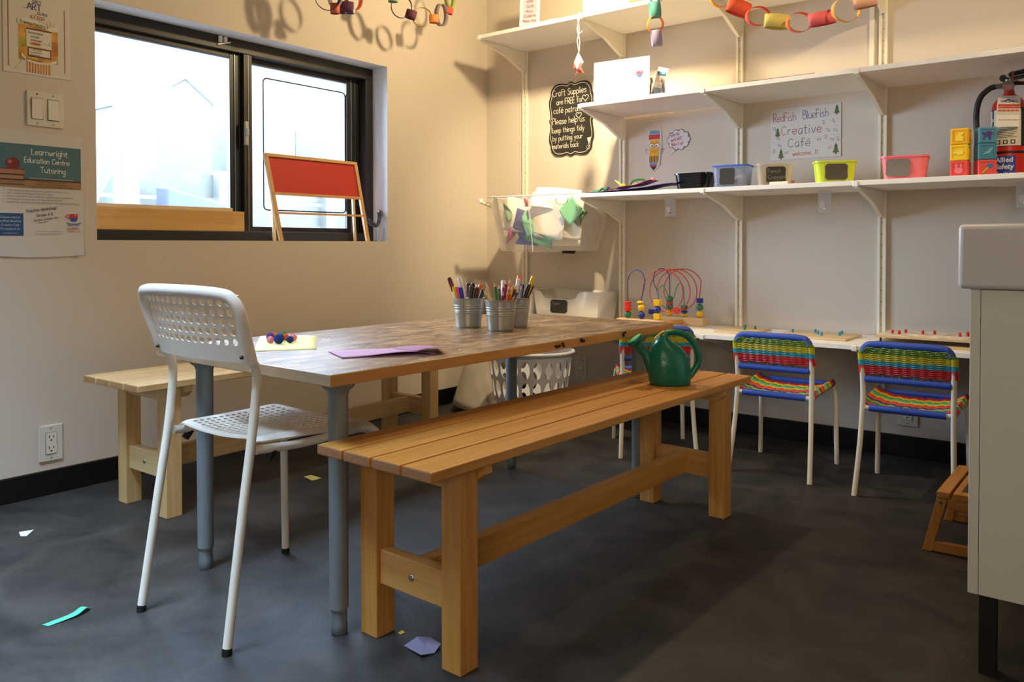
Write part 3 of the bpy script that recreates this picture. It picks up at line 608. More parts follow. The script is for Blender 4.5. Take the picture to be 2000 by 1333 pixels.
# ------------------------------------------------------------------ white chair with punched seat and back
CW = M('#e8e0d6', .38, bump=.0, noise=.02, nscale=6); CM = M('#e6dfd3', .4)
ch = thing('dining_chair', 'white chair with punched plastic seat and back at the table end', 'chair', (1.25, -2.32, 0), .02)
for sx in (-1, 1):
    mb = MB(); mb.tube(smoothpts([(sx*.165, -.205, .012), (sx*.160, -.165, .27), (sx*.158, -.142, .41), (sx*.160, -.128, .53), (sx*.164+.004, -.135, .575), (sx*.170+.006, -.155, .595), (sx*.173+.008, -.168, .635)], 5), .0098, CM, 14); l = mb.build('leg', ch)
    mb = MB(); mb.cyl((sx*.165, -.2068, 0), (sx*.165, -.205, .014), .0105, M('#121212', .6), 14); mb.build('foot_cap', l)
    mb = MB(); mb.tube(smoothpts([(sx*.190, .210, .012), (sx*.187, .205, .25), (sx*.184, .200, .355), (sx*.180, .180, .392), (sx*.172, .14, .398), (sx*.160, .0, .392), (sx*.157, -.13, .40)], 5), .0098, CM, 14); l = mb.build('leg', ch)
    mb = MB(); mb.cyl((sx*.190, .2101, 0), (sx*.190, .210, .014), .0105, M('#121212', .6), 14); mb.build('foot_cap', l)
def seatf(u, v):
    x = (u*2-1); y = -.128+v*.345; wd = .150+.042*v
    if v < .08: wd *= 1-.10*(1-v/.08)**2
    z = .405+.010*x*x*(1-v)+.012*math.sin(PI*min(1, v))*0 - .010*math.sin(PI*v)*(1-x*x)
    if v > .82: z -= .045*((v-.82)/.18)**2
    if abs(x) > .88: z -= .010*((abs(x)-.88)/.12)**2
    return (x*wd, y, z+.008)
mb = MB(); cells = []; nu, nv = 15, 14; u0, u1, v0, v1 = .08, .92, .07, .80
us = [0, .04, u0]+[u0+(u1-u0)*k/nu for k in range(1, nu+1)]+[.96, 1]; vs_ = [0, v0]+[v0+(v1-v0)*k/nv for k in range(1, nv+1)]+[.86, .9, .94, .97, 1]
for i in range(len(us)-1):
    for j in range(len(vs_)-1):
        hole = 2 <= i < 2+nu and 1 <= j < 1+nv; cells.append((us[i], vs_[j], us[i+1], vs_[j+1], .66 if hole else 0, .66 if hole else 0))
mb.perf(seatf, cells, CW); mb.build('seat', ch, merge=True, solid=.004, smooth=0)
def backf(u, v):
    x = u*2-1; z = .590+v*.139; wd = .166+.012*v; y = -.157-.032*v-.022*(1-x*x)*(1)-.0
    return (x*wd+.008, y, z)
mb = MB(); cells = []; nu, nv = 13, 5; u0, u1, v0, v1 = .04, .96, .22, .96
us = [0, u0]+[u0+(u1-u0)*k/nu for k in range(1, nu+1)]+[1]; vs_ = [-.02, v0]+[v0+(v1-v0)*k/nv for k in range(1, nv+1)]+[1.0]
for i in range(len(us)-1):
    for j in range(len(vs_)-1):
        hole = 1 <= i < 1+nu and 1 <= j < 1+nv; cells.append((us[i], vs_[j], us[i+1], vs_[j+1], .68 if hole else 0, .72 if hole else 0))
mb.perf(backf, cells, CW)
bk = mb.build('backrest', ch, merge=True, solid=.004, smooth=0)
mb = MB()
path = [V(((q.x)*.925+.008, q.y, q.z)) for q in smoothpts([(-.180, -.150, .588), (-.187, -.168, .64), (-.193, -.184, .690), (-.180, -.197, .722), (-.14, -.207, .732), (0, -.215, .735), (.14, -.207, .732), (.180, -.197, .722), (.193, -.184, .690), (.187, -.168, .64), (.180, -.150, .588)], 6)]
mb.tube(path, .0125, CW, 14); mb.build('back_rim', bk)
for sx in (-1, 1): mb = MB(); mb.sphere((sx*.160+.006, -.168, .600), .0045, M('#5f5a52', .3, 1), 10, 6); mb.build('screw', bk)
for sx in (-1, 1):
    mb = MB(); mb.cyl((sx*.158, -.085, .392), (sx*.158, -.10, .375), .009, M('#141414', .5), 12); mb.build('glide', ch)

# ------------------------------------------------------------------ striped woven children's chairs
BLUE = M('#2f51b4', .5); COLS = [M(c, .5) for c in ('#6f9425', '#cfc52c', '#35a9c2', '#d3222b', '#c63a5c')]
def woven_chair(label, loc, rz, group):
    t = thing('striped_chair', label, 'chair', loc, rz, group); LM = M('#e3dccd', .4)
    hw = .135
    for sx in (-1, 1):
        mb = MB(); mb.tube(smoothpts([(sx*(hw+.012), -.060, .0), (sx*(hw+.004), -.022, .16), (sx*hw, -.004, .29), (sx*hw, .0, .36), (sx*hw, -.014, .46), (sx*(hw-.012), -.019, .492), (sx*(hw-.035), -.020, .500)], 5), .0085, LM, 12); mb.build('leg', t)
        mb = MB(); mb.tube(smoothpts([(sx*(hw+.012), .275, .0), (sx*(hw+.008), .270, .22), (sx*(hw+.004), .262, .292), (sx*(hw), .235, .306), (sx*hw, .10, .298), (sx*hw, .004, .287)], 5), .0085, LM, 12); mb.build('leg', t)
    mb = MB(); mb.tube([(-hw, -.001, .287), (hw, -.001, .287)], .0083, LM, 12); mb.tube([(-hw+.02, .262, .300), (hw-.02, .262, .300)], .0083, LM, 12); mb.build('crossbar', t)
    # backrest weave
    mb = MB(); zt, zb = .493, .392
    for i, z in enumerate([zb+.012+(zt-zb-.014)*k/27 for k in range(28)]):
        f = (z-zb)/(zt-zb); ci = 4 if f < .15 else 3 if f < .40 else 2 if f < .56 else 1 if f < .78 else 0
        pts = []; off = -.014*max(0, (z-.40))/.06; ww = hw+.002
        if z > .472: ww = hw-.026*((z-.472)/.021)**2
        n = 22
        for k in range(n+1):
            u = k/n; x = -ww+2*ww*u; pts.append((x, off-.004+.0045*math.sin(PI*(u*11+(i % 2)))*(1 if 0 < k < n else 0)-.004*math.sin(PI*u), z))
        mb.tube(pts, .0018, COLS[ci], 5)
        for sx in (-1, 1):
            mb.tube([(sx*ww+sx*.0105*math.cos(a), off+.0105*math.sin(a), z) for a in [2*PI*q/10 for q in range(10)]], .0017, COLS[ci], 5, closed=True)
    VC = [M(c, .5) for c in ('#c8322f', '#3b8f4a', '#2f51b4', '#6c8f2a', '#cfc52c', '#2f51b4', '#35a9c2', '#c8322f', '#3b2f7a', '#6b2a2a', '#c8322f')]
    for k in range(11):
        x = -hw+.022+(2*hw-.044)*k/10; mb.tube(smoothpts([(x, -.004, .386), (x, -.007, .43), (x, -.018, .47), (x, -.022, .497)], 3), .0022, VC[k], 5)
    bk = mb.build('woven_backrest', t)
    mb = MB(); pts = smoothpts([(-hw+.004, -.0175, .477), (-hw+.012, -.019, .491), (-hw+.035, -.020, .5005), (0, -.021, .5015), (hw-.035, -.020, .5005), (hw-.012, -.019, .491), (hw-.004, -.0175, .477)], 12)
    rr = [.0118+.0009*(i % 2) for i in range(len(pts))]; mb.tube(pts, rr, BLUE, 12)
    b = mb.build('wrapped_rail', t); mb = MB()
    n = 44; mb.tube([(-hw+.008+(2*hw-.016)*i/n, -.003, .383) for i in range(n+1)], [.0105+.0009*(i % 2) for i in range(n+1)], BLUE, 12)
    b = mb.build('wrapped_rail', t)
    # seat weave : strands run side to side over raised side rails
    mb = MB(); SC = ['#2b3b86', '#8a2230', '#c8322f', '#cfc52c', '#6f9425', '#58b8a8', '#cfc52c', '#e2453f', '#e8643f', '#4a5a96', '#cfc52c', '#3fae9b', '#e2453f']
    N_ = 52
    for i in range(N_):
        v = i/(N_-1); y = .012+.236*v; c_ = M(SC[int((1-v)*12.99)], .5); pts = []
        for k in range(25):
            u = k/24; s_ = 2*u-1; zz = .292+.014*v-.016*(1-abs(s_)**2.4)+.012*abs(s_)**8+.003*math.sin(PI*(u*12+(i//2) % 2)); pts.append((s_*(hw+.004), y, zz+.006))
        pts = [(pts[0][0]-.002, y, pts[0][2]-.024), (pts[0][0]-.008, y, pts[0][2]-.013)]+pts+[(pts[-1][0]+.008, y, pts[-1][2]-.013), (pts[-1][0]+.002, y, pts[-1][2]-.024)]
        mb.tube(pts, .0023, c_, 5)
    mb.build('woven_seat', t)
    for yy, zz in ((-.001, .287), (.264, .302)):
        mb = MB(); n = 44; mb.tube([(-hw+.02+(2*hw-.04)*i/n, yy, zz) for i in range(n+1)], [.0108+.0009*(i % 2) for i in range(n+1)], BLUE, 12)
        mb.build('wrapped_rail', t)
    return t
wc = woven_chair('striped woven child chair in the middle, behind the end of the front bench', (1.818, -.560, 0), .02, 'striped woven chairs at the desk shelf')
c2 = copy_tree(wc); c2.location = (2.268, -.590, 0); c2.rotation_euler.z = .03; c2['label'] = 'rightmost striped woven child chair beside the step stool'
c3 = copy_tree(wc); c3.location = (1.360, -.585, 0); c3.rotation_euler.z = .62; c3['label'] = 'striped woven child chair turned askew behind the green watering can'

# ------------------------------------------------------------------ wall rails and shelves
SX = [.2713, .8643, 1.4569, 2.0480, 2.64]
names = ['nearest the room corner', 'second from the room corner', 'behind the middle striped chair', 'behind the right striped chair', '']
for i, x in enumerate(SX[:4]):
    t = thing('shelf_rail', 'tall slotted cream shelf rail '+names[i], 'shelf rail', (x, -.001, 0), 0, 'shelf rails on the back wall')
    mb = MB(); zb = .165 if i else .10; CR = M('#d9cfb6', .45)
    mb.box((-.016, -.013, zb), (-.0055, 0, 2.3), STANDM); mb.box((.0055, -.013, zb), (.016, 0, 2.3), STANDM); mb.box((-.0055, -.008, zb), (.0055, 0, 2.3), CR)
    mb.build('rail', t, smooth=0, bevel=.001)
    mb = MB(); z = zb+.03
    while z < 2.28:
        mb.box((-.0015, -.0085, z), (.0015, -.0078, z+.006), M('#8b8068', .6)); z += .045
    o = mb.build('slot', t, smooth=0); o['kind'] = 'stuff'
mb = MB(); mb.box((-.009, -.012, 1.475), (.009, 0, 2.3), STANDM); tagm(mb, 'cable_cover', 'cream strip running up the wall left of the fourth shelf rail', 'cable cover', loc=(2.005, -.001, 0), smooth=0, bevel=.001)
def bracket(x, z, d, label, drop=.105):
    t = thing('shelf_bracket', label, 'shelf bracket', (x, -.014, z), 0, 'shelf brackets')
    mb = MB(); p = [(0, 0), (-d+.02, 0), (-d+.02, -.008), (-.16, -.050), (-.07, -.085), (-.012, -drop), (0, -drop)]
    n = len(p); mb.add([(-.008, a, b) for a, b in p]+[(.008, a, b) for a, b in p], [tuple(range(n)), tuple(range(n, 2*n))[::-1]]+[(i, n+i, n+(i+1) % n, (i+1) % n) for i in range(n)], STANDM)
    mb.build('arm', t, smooth=0, bevel=.0015)
    mb = MB(); mb.box((-.009, -d-.004, -.004), (.009, -d+.022, .016), WHITE); mb.build('end_cap', t, smooth=0, bevel=.002)
    return t
ZS = dict(top=1.848, upper=1.4475, lower=1.0435, desk=.4500); TH = .018; DEP = .386
rown = dict(top='topmost shelf', upper='second shelf from the top', lower='shelf with the colour bins', desk='low desk shelf')
ORD = ['left end', 'first joint', 'second joint', 'third joint', 'right end']
for row, z in ZS.items():
    i0 = 0 if row in ('top', 'desk') else 1
    for i in range(i0, 4):
        x0, x1 = SX[i]+.001, SX[i+1]-.001
        if row == 'top' and i == 3: continue
        mb = MB(); mb.box((x0, -DEP, z), (x1, -.017, z+TH), WHITE)
        tagm(mb, 'shelf_board', 'white board of the %s, section %s' % (rown[row], ['right of the corner rail', 'right of the second rail', 'between third and fourth rail', 'at the right picture edge'][i]), 'shelf', 'shelf boards on the back wall', smooth=0, bevel=.0015)
    for i in range(i0, 5 if row != 'top' else 4):
        bracket(SX[i], z-.0005, DEP-.014, 'cream shelf bracket under the %s at its %s' % (rown[row], ORD[i-i0 if i < 4 else 4] if i > i0 else 'left end'))
bb = bracket(SX[0], 1.0435, DEP-.014, 'cream bracket arm holding the mesh basket at the corner rail')

# white trims / label holders hanging under the lower shelf
HOLD = glass_mat('mat_label_holder', haze=.35)
for x, y, lab in ((1.215, -.19, 'clear label holder hanging under the bin shelf above the bead maze'), (1.880, -.19, 'clear label holder hanging under the bin shelf below the green bin'), (2.545, -.19, 'clear label holder hanging under the bin shelf at the right picture edge')):
    t = thing('label_holder', lab, 'label holder', (x, y, ZS['lower']), .25, 'label holders under the bin shelf')
    mb = MB(); mb.box((-.024, -.002, -.088), (.024, .002, -.001), HOLD); mb.build('sleeve', t, smooth=0, bevel=.001)
    mb = MB(); mb.cyl((0, -.004, -.072), (0, .004, -.072), .003, CHROME, 10); mb.box((-.016, -.0034, -.07), (.0, -.0024, -.045), M('#e0d8cf', .6)); mb.build('clip', t, smooth=0)

# ------------------------------------------------------------------ hanging mesh basket full of paper scraps
mbk = thing('mesh_basket', 'white wire mesh basket stuffed with paper on the corner brackets', 'basket', (.572, -.20, 1.064))
MF = fabric_mesh_mat(); bw, bd, bh = .278, .185, .255
def bsec(f):
    return bw*(1-.17*f), bd*(1-.22*f), -bh*f-.012*math.sin(PI*min(1, f))*0
def superl(a, wx, wy, e=5): c, s = math.cos(a), math.sin(a); k = (abs(c)**e+abs(s)**e)**(-1/e); return wx*c*k, wy*s*k
mb = MB()
def bf(u, v):
    wx, wy, z = bsec(v); x, y = superl(2*PI*u, wx, wy, 6); return (x, y, z-(.012*(1-(x/bw)**2) if v > .9 else 0))
mb.grid(bf, 64, 8, MF); wx, wy, z = bsec(1)
mb.add([bf(k/64, 1) for k in range(64)], [tuple(range(64))], MF); mb.build('mesh_wall', mbk, smooth=60, merge=True)
mb = MB(); mb.tube([V(superl(2*PI*k/64, bw+.002, bd+.002, 8)+(0,)) for k in range(64)], .0032, M('#e7e3dc', .4), 8, closed=True)
for sx in (-.05,): mb.tube([bf(.75, q/8) for q in range(9)], .0022, M('#e7e3dc', .4), 6)
mb.build('rim', mbk)
mb = MB(); hp = [(.235, -bd-.006, -.018), (.225, -bd-.006, -.04), (.205, -bd-.004, -.046), (.18, -bd-.004, -.045), (.165, -bd-.006, -.034), (.168, -bd-.006, -.018)]
mb.tube(smoothpts(hp, 4), .0025, M('#b9ad86', .4), 6); mb.build('handle', mbk)
mb = MB(); mb.poly([(-.04, 0), (-.035, -.014), (.03, -.016), (.04, -.004), (.038, 0)][::-1], M('#22211f', .8), 0, .002); lb = mb.build('label', mbk, loc=(.15, -.06, -bh-.004), rot=WB); lb['label'] = 'dark chalk label below the basket'
def crumple(name, label, loc, w_, h_, color, rot, seed, amp=.02, grp=None):
    r = random.Random(seed); A = [(r.uniform(2, 7), r.uniform(2, 7), r.uniform(0, 6), r.uniform(.3, 1)) for _ in range(4)]
    mb = MB(); mb.grid(lambda u, v: ((u-.5)*w_, (v-.5)*h_, amp*sum(a[3]*math.sin(a[0]*u+a[1]*v+a[2]) for a in A)/2), 10, 10, M(color, .75))
    return tag(mb.build(name, loc=loc, rot=rot, smooth=50, solid=.0005), label, 'paper', grp)
cb = V((.572, -.20, 1.064))
CR_ = [('#f1ede0', (.0, .02, -.075), .32, .2, (1.25, .12, 0), 1, 'large crumpled white sheet topping the mesh basket'),
       ('#e9e3d6', (-.12, -.085, -.09), .20, .17, (1.3, .2, .1), 2, 'white sheet pressed against the left of the mesh basket'),
       ('#5d4f86', (-.075, -.135, -.115), .075, .10, (1.5, .35, .0), 3, 'purple paper in the mesh basket'),
       ('#7dc08a', (-.035, -.140, -.13), .045, .13, (1.5, -.45, 0), 4, 'light green strip in the middle of the mesh basket'),
       ('#7dc08a', (.205, -.125, -.075), .10, .10, (1.5, .8, 0), 5, 'light green sheet at the right of the mesh basket'),
       ('#4d5c46', (.238, -.115, -.10), .06, .08, (1.5, .6, 0), 6, 'dark olive paper behind the light green sheet in the mesh basket'),
       ('#d9cbb3', (.195, -.105, -.155), .11, .10, (1.45, .1, .1), 7, 'tan sheet low at the right of the mesh basket'),
       ('#37489a', (-.05, -.115, -.205), .13, .06, (1.4, .05, 0), 8, 'blue paper along the bottom of the mesh basket'),
       ('#3c8a63', (.02, -.12, -.205), .16, .05, (1.45, .25, 0), 9, 'dark green strips along the bottom of the mesh basket'),
       ('#d9cfc2', (.06, -.10, -.11), .22, .19, (1.35, .1, -.1), 10, 'beige white sheet in the centre right of the mesh basket'),
       ('#f3eee2', (.07, -.06, -.01), .24, .12, (1.0, .1, .2), 11, 'white sheet under the rim of the mesh basket'),
       ('#6f8a64', (-.185, -.115, -.07), .03, .11, (1.5, -.5, -.2), 12, 'sage green strip at the left side of the mesh basket'),
       ('#a04b78', (-.165, -.105, -.18), .03, .10, (1.5, .5, -.1), 13, 'magenta strip low at the left of the mesh basket'),
       ('#d5493c', (-.065, -.10, -.03), .035, .03, (1.2, .2, .2), 14, 'small red scrap near the rim of the mesh basket'),
       ('#e9e4d6', (.02, .05, -.14), .36, .2, (1.4, .0, .0), 15, 'big white sheet at the back of the mesh basket')]
for c_, d, w_, h_, r_, sd, lab in CR_: crumple('paper_sheet', lab, cb+V(d), w_, h_, c_, r_, sd, .016)

# ------------------------------------------------------------------ bins and trays on the shelves
def frust(mb, w0, d0, w1, d1, h, th, m, z0=0, rim=.004, e=7):
    prof = [(0, w0, d0), (h, w1, d1)]; n = 48
    def ring(wx, wy, z): return [V(superl(2*PI*k/n, wx, wy, e)+(z,)) for k in range(n)]
    R = [ring(w0, d0, z0), ring(w1, d1, z0+h-.006), ring(w1+rim, d1+rim, z0+h-.006), ring(w1+rim, d1+rim, z0+h), ring(w1-th, d1-th, z0+h), ring(w0-th, d0-th, z0+th)]
    vs = [p for r in R for p in r]; fs = [(i*n+k, i*n+(k+1) % n, (i+1)*n+(k+1) % n, (i+1)*n+k) for i in range(5) for k in range(n)]
    fs.append(tuple(range(n))[::-1]); fs.append(tuple(5*n+k for k in range(n)))
    return mb.add(vs, fs, m)
def bin_mat(c, a): return glass_mat('mat_bin_'+c.strip('#'), tint=(.97, .97, .97, 1), haze=a, hazec=lin(c))
SZ3 = ZS['lower']+TH
def chalk_label(parent, w_, h_, text, loc, tilt, tcol='#8c8880', c_='#2e2b29'):
    mb = MB(); k = w_*.12
    pts = [(-w_/2+k, -h_/2), (w_/2-k, -h_/2), (w_/2-k*.4, -h_/2+k*.35), (w_/2, -h_/2+k), (w_/2-k*.15, 0), (w_/2, h_/2-k), (w_/2-k*.4, h_/2-k*.35), (w_/2-k, h_/2), (-w_/2+k, h_/2), (-w_/2+k*.4, h_/2-k*.35), (-w_/2, h_/2-k), (-w_/2+k*.15, 0), (-w_/2, -h_/2+k), (-w_/2+k*.4, -h_/2+k*.35)]
    mb.poly(pts, M(c_, .7), 0, .0015)
    for i, tx in enumerate(text): hand(mb, tx, -w_*.40, h_*.10-i*h_*.38, h_*.25, M(tcol, .8), h_*.022, .03, .002, jit=.4)
    o = mb.build('label', parent, loc=loc, rot=(PI/2+tilt, 0, 0), smooth=0); o['label'] = 'dark chalkboard label'; return o
def bin_(name, label, x, y, rz, w_, d_, h_, mat, text=None, lc='#2e2b29', extra=None, lw=.075, lx=0):
    t = thing(name, label, 'storage bin', (x, y, SZ3), rz)
    mb = MB(); frust(mb, w_*.44, d_*.44, w_/2, d_/2, h_, .002, mat); mb.build('tub', t, smooth=40)
    if text is not None: chalk_label(t, lw, h_*.72, text, (lx, -d_*.47-.004, h_*.50), -.08, c_=lc)
    return t
bin_('storage_tray', 'glossy black tray on the shelf beside the purple paper', 1.372, -.270, 0, .155, .09, .070, M('#0b0b0c', .12))
t3 = bin_('storage_bin', 'clear bin with blue rim beside the black tray', 1.535, -.265, .12, .145, .105, .092, bin_mat('#b9c6e6', .45), [], extra=1, lw=.062, lx=-.008)
mb = MB(); mb.tube([V(superl(2*PI*k/48, .0745, .0545, 7)+(.090,)) for k in range(48)], .0035, M('#2f66d8', .4), 6, closed=True); o = mb.build('rim', t3); o['label'] = 'blue rim'
mb = MB(); mb.sphere((.032, .0, .028), .026, M('#e9e2d0', .8), 12, 8, (1, 1.2, 1)); tagm(mb, 'cotton_ball', 'white cotton clump inside the blue rimmed bin', 'cotton ball', loc=(1.535, -.265, SZ3))
bin_('storage_bin', 'clear colourless bin with chalk label, between blue and green bins', 1.706, -.262, .50, .135, .090, .088, bin_mat('#e6dccb', .5), ['Pencil', 'Crayons'], lw=.075)
bin_('storage_bin', 'lime green bin with dark chalk label on the shelf', 1.938, -.262, .42, .145, .105, .084, M('#cfe23c', .35, sub=.2), ['', ''], lc='#4c463c', lw=.080)
bin_('storage_bin', 'pink bin with dark chalk label left of the toy blocks', 2.186, -.262, .12, .150, .115, .086, M('#f27a86', .35, sub=.2), [], lc='#77706c', lw=.080, lx=-.018)
for k, (dx, c_) in enumerate(((-.03, '#d8453a'), (-.01, '#e9b52f'), (.02, '#b23a6a'), (.035, '#d86a2a'))):
    mb = MB(); mb.cyl((-.02, 0, 0), (.045, .005, .012), .0045, M(c_, .5), 8); tagm(mb, 'crayon', ['red', 'yellow', 'magenta', 'orange'][k]+' crayon lying inside the colourless bin', 'crayon', loc=(1.706+dx*.8, -.262+dx*.5, SZ3+.008))
mb = MB(); mb.cyl((-.035, 0, .006), (.035, 0, .006), .0055, M('#efe9dc', .4), 12); tagm(mb, 'marker', 'white marker lying on the shelf edge before the colourless bin', 'marker', loc=(1.762, -.365, SZ3), rotz=.02)

# toy blocks
def block(label, x, y, z, rz, c_, deco):
    t = thing('toy_block', label, 'toy block', (x, y, z), rz, 'stacked soft toy blocks')
    m = M(c_, .5, sub=.1); s = .0245; mb = MB(); mb.box((-s, -s, 0), (s, s, .049), m); t.scale = (1.12, 1.12, 1.12); b = mb.build('cube', t, smooth=0, bevel=.003, bseg=3)
    mb = MB()
    for f in range(2):
        mb.T = Matrix.Rotation(f*PI/2, 4, 'Z') @ Matrix.Translation((0, -s, .0245)) @ Matrix.Rotation(PI/2, 4, 'X')
        for a0, b0, a1, b1 in ((-.0215, -.0215, .0215, -.0175), (-.0215, .0175, .0215, .0215), (-.0215, -.0175, -.0175, .0175), (.0175, -.0175, .0215, .0175)):
            mb.box((a0, b0, 0), (a1, b1, .0016), m)
        for (shape, col) in deco[f]:
            mm = M(col, .5)
            if shape == 'cat': mb.poly([(-.008,-.014),(.010,-.014),(.012,-.004),(.006,.003),(.011,.006),(.011,.012),(.008,.010),(.003,.012),(-.001,.006),(-.008,.002),(-.011,-.006)], mm, 0, .0022)
            elif shape == 'fish': mb.poly(ellipse(.002, 0, .011, .007, 16), mm, 0, .0022); mb.poly([(-.015,.006),(-.007,0),(-.015,-.006)][::-1], mm, 0, .0022)
            elif shape == 'seven': mb.poly([(-.006,.011),(.007,.011),(.007,.007),(.0,-.011),(-.004,-.011),(.002,.007),(-.006,.007)][::-1], mm, 0, .0022)
            elif shape == 'elephant': mb.poly([(-.012,-.012),(-.008,-.012),(-.006,-.004),(.002,-.004),(.003,-.013),(.008,-.013),(.009,-.002),(.013,.002),(.009,.011),(.0,.012),(-.004,.008),(-.011,.007),(-.014,.010),(-.014,.004),(-.010,.001)], mm, 0, .0022)
            elif shape == 'plane': mb.poly([(-.015,-.010),(.004,-.006),(.014,.008),(.013,.013),(.004,.005),(-.004,-.002)], mm, 0, .0022)
            elif shape == 'bunny': mb.poly(ellipse(0, -.006, .012, .009, 18), mm, 0, .0022); mb.poly(ellipse(-.006, .008, .003, .008, 12), mm, 0, .0022); mb.poly(ellipse(.006, .008, .003, .008, 12), mm, 0, .0022)
            elif shape == 'spoon': mb.poly(ellipse(.007, .006, .008, .006, 16), mm, 0, .0024)
            elif shape == 'handle': mb.stroke([(-.013, -.014), (.001, .0)], .004, mm, .0022)
            elif shape == 'zig': mb.poly([(-.003,.012),(.004,.012),(.003,.004),(.006,.003),(.004,-.003),(.007,-.004),(.002,-.013),(-.004,-.013),(-.001,-.005),(-.005,-.004),(-.001,.003),(-.005,.004)][::-1], mm, 0, .0022)
            elif shape == 'ring': mb.poly(ellipse(0, 0, .010, .010, 18), mm, 0, .0015)
    mb.T = None; mb.build('relief', b, smooth=0)
Y_, O_, Bc, Rc = '#f2c81c', '#f3a516', '#4a93b4', '#e2504c'
bx, by = 2.368, -.300
block('orange-yellow toy block with a raised cat, top left of the block stacks', bx+.001, by, SZ3+.1101, 0, '#f0b81a', [[('cat', '#f4d648')], [('ring', '#e89a10')]])
block('yellow toy block with a raised fish in the middle of the left stack', bx, by, SZ3+.0551, 0, Y_, [[('fish', '#f4dc4c')], [('ring', '#e8bc18')]])
block('red toy block with a raised bunny at the bottom of the left stack', bx, by, SZ3+.0002, 0, Rc, [[('bunny', '#e87880')], [('ring', '#d83f42')]])
bx2, by2 = 2.439, -.285
block('blue toy block with a purple elephant on top of the right stack', bx2+.001, by2, SZ3+.1101, .42, Bc, [[('elephant', '#4b3a8c')], [('ring', '#6db2cc')]])
block('blue toy block with a raised plane in the middle of the right stack', bx2, by2, SZ3+.0551, .42, '#3f87a8', [[('plane', '#7ab6cc')], [('zig', '#e3d23c')]])
block('red toy block with a blue spoon at the bottom of the right stack', bx2, by2, SZ3+.0002, .42, Rc, [[('spoon', '#2874c2'), ('handle', '#9ad23c')], [('ring', '#d83f42')]])

# fire extinguisher
fx = thing('fire_extinguisher', 'red fire extinguisher with black hose standing on the shelf at right', 'fire extinguisher', (2.498, -.195, SZ3), .0)
RED = M('#c0281f', .3); R_ = .052
mb = MB(); mb.lathe([(R_-.006, 0), (R_, .006), (R_, .235), (R_-.004, .255), (R_-.018, .272), (.018, .284), (.016, .295)], RED, 40); mb.build('cylinder', fx)
def wrap(mb, a0, a1, z0, z1, m, r=R_+.0006, n=14): mb.grid(lambda u, v: (r*math.cos(a0+(a1-a0)*u), r*math.sin(a0+(a1-a0)*u), z0+(z1-z0)*v), n, 1, m)
mb = MB(); camd = -1.47+.0
wrap(mb, camd-1.5, camd+1.1, .102, .232, M('#171a2c', .5)); wrap(mb, camd-.95, camd+.75, .104, .228, M('#d9d2c2', .6), R_+.001); wrap(mb, camd-1.5, camd-1.15, .104, .228, M('#cfc8b8', .6), R_+.001)
for k, cz in enumerate((.19, .15)): wrap(mb, camd-1.12, camd-1.0, cz, cz+.010, M('#d9d2c2', .6), R_+.0012)
wrap(mb, camd-PI, camd+PI, .078, .086, M('#0e0d0d', .5), R_+.0008, 40)
for k in range(7): wrap(mb, camd-.75, camd+.45-.1*(k % 3), .165-k*.0055, .1665-k*.0055, M('#2b2a30', .6), R_+.0014)
for k in range(3): wrap(mb, camd-.72+k*.42, camd-.46+k*.42, .110, .124, M('#211f22', .6), R_+.0014); wrap(mb, camd-.66+k*.42, camd-.52+k*.42, .113, .121, M('#e3dccb', .6), R_+.0017)
wrap(mb, camd-.80, camd+.42, .0, .070, M('#263f95', .45), R_+.001)
mb.build('label', fx, smooth=40)
mb = MB()
def wraptext(txt, z, size, a_start, col, bold=0):
    tmp = MB(); font(tmp, txt, 0, 0, size, col, 0, 'LEFT', bold=bold)
    r = R_+.0018; mb.add([(r*math.cos(a_start+p.x/r), r*math.sin(a_start+p.x/r), z+p.y) for p in tmp.v], tmp.f, col)
WT = M('#cdd6ee', .5)
wraptext('Allied', .049, .0235, camd-.74, WT, .03); wraptext('Safety', .026, .0235, camd-.74, WT, .03); wraptext('Equipment', .003, .0195, camd-.74, WT, .03)
mb.build('lettering', fx, smooth=0)
mb = MB(); VM = M('#8f8a80', .3, .9); mb.cyl((0, 0, .292), (0, 0, .335), .015, VM, 20); mb.cyl((-.014, 0, .316), (-.042, 0, .316), .0085, VM, 16); mb.cyl((0, -.012, .312), (0, -.028, .310), .018, VM, 20); mb.cyl((0, -.026, .310), (0, -.0285, .310), .0155, M('#a86858', .5), 20); mb.build('valve', fx)
mb = MB(); KB = M('#141315', .45)
mb.box((-.02, -.008, .335), (.10, .008, .347), KB, rot=(0, -.12, 0)); mb.tube([(.0, 0, .352), (.05, 0, .360), (.11, 0, .372)], .008, KB, 10); mb.tube([(.01, 0, .322), (.05, 0, .318), (.10, 0, .30)], .007, KB, 10); mb.cyl((-.018, -.006, .342), (-.018, .006, .342), .011, KB, 16); mb.build('handle', fx)
mb = MB(); mb.tube(smoothpts([(-.040, 0, .316), (-.060, 0, .310), (-.085, 0, .285), (-.097, 0, .24), (-.097, 0, .18), (-.088, .0, .12), (-.078, .0, .06)], 6), .0095, M('#1b1a1c', .5), 14); mb.build('hose', fx)
mb = MB(); mb.tube([(-.004, -.014, .350), (.006, -.020, .335), (.016, -.016, .342), (.01, -.01, .362)], .0022, M('#a8a39a', .3, .8), 6, closed=True); mb.tube(smoothpts([(.01, -.012, .36), (.012, -.026, .335), (.03, -.03, .322), (.05, -.02, .318)], 5), .0018, M('#8a2a22', .5), 6); mb.build('pull_pin', fx)
tg = thing('inspection_tag', 'white inspection tag hanging from the fire extinguisher valve', 'tag', (2.501, -.261, SZ3+.166), rot=(PI/2-.03, .04, .38))
mb = MB(); mb.poly([(-.036, -.001), (.036, 0), (.036, .105), (-.032, .105)], M('#d8d2c8', .7), 0, .0008); mb.build('card', tg, smooth=0)
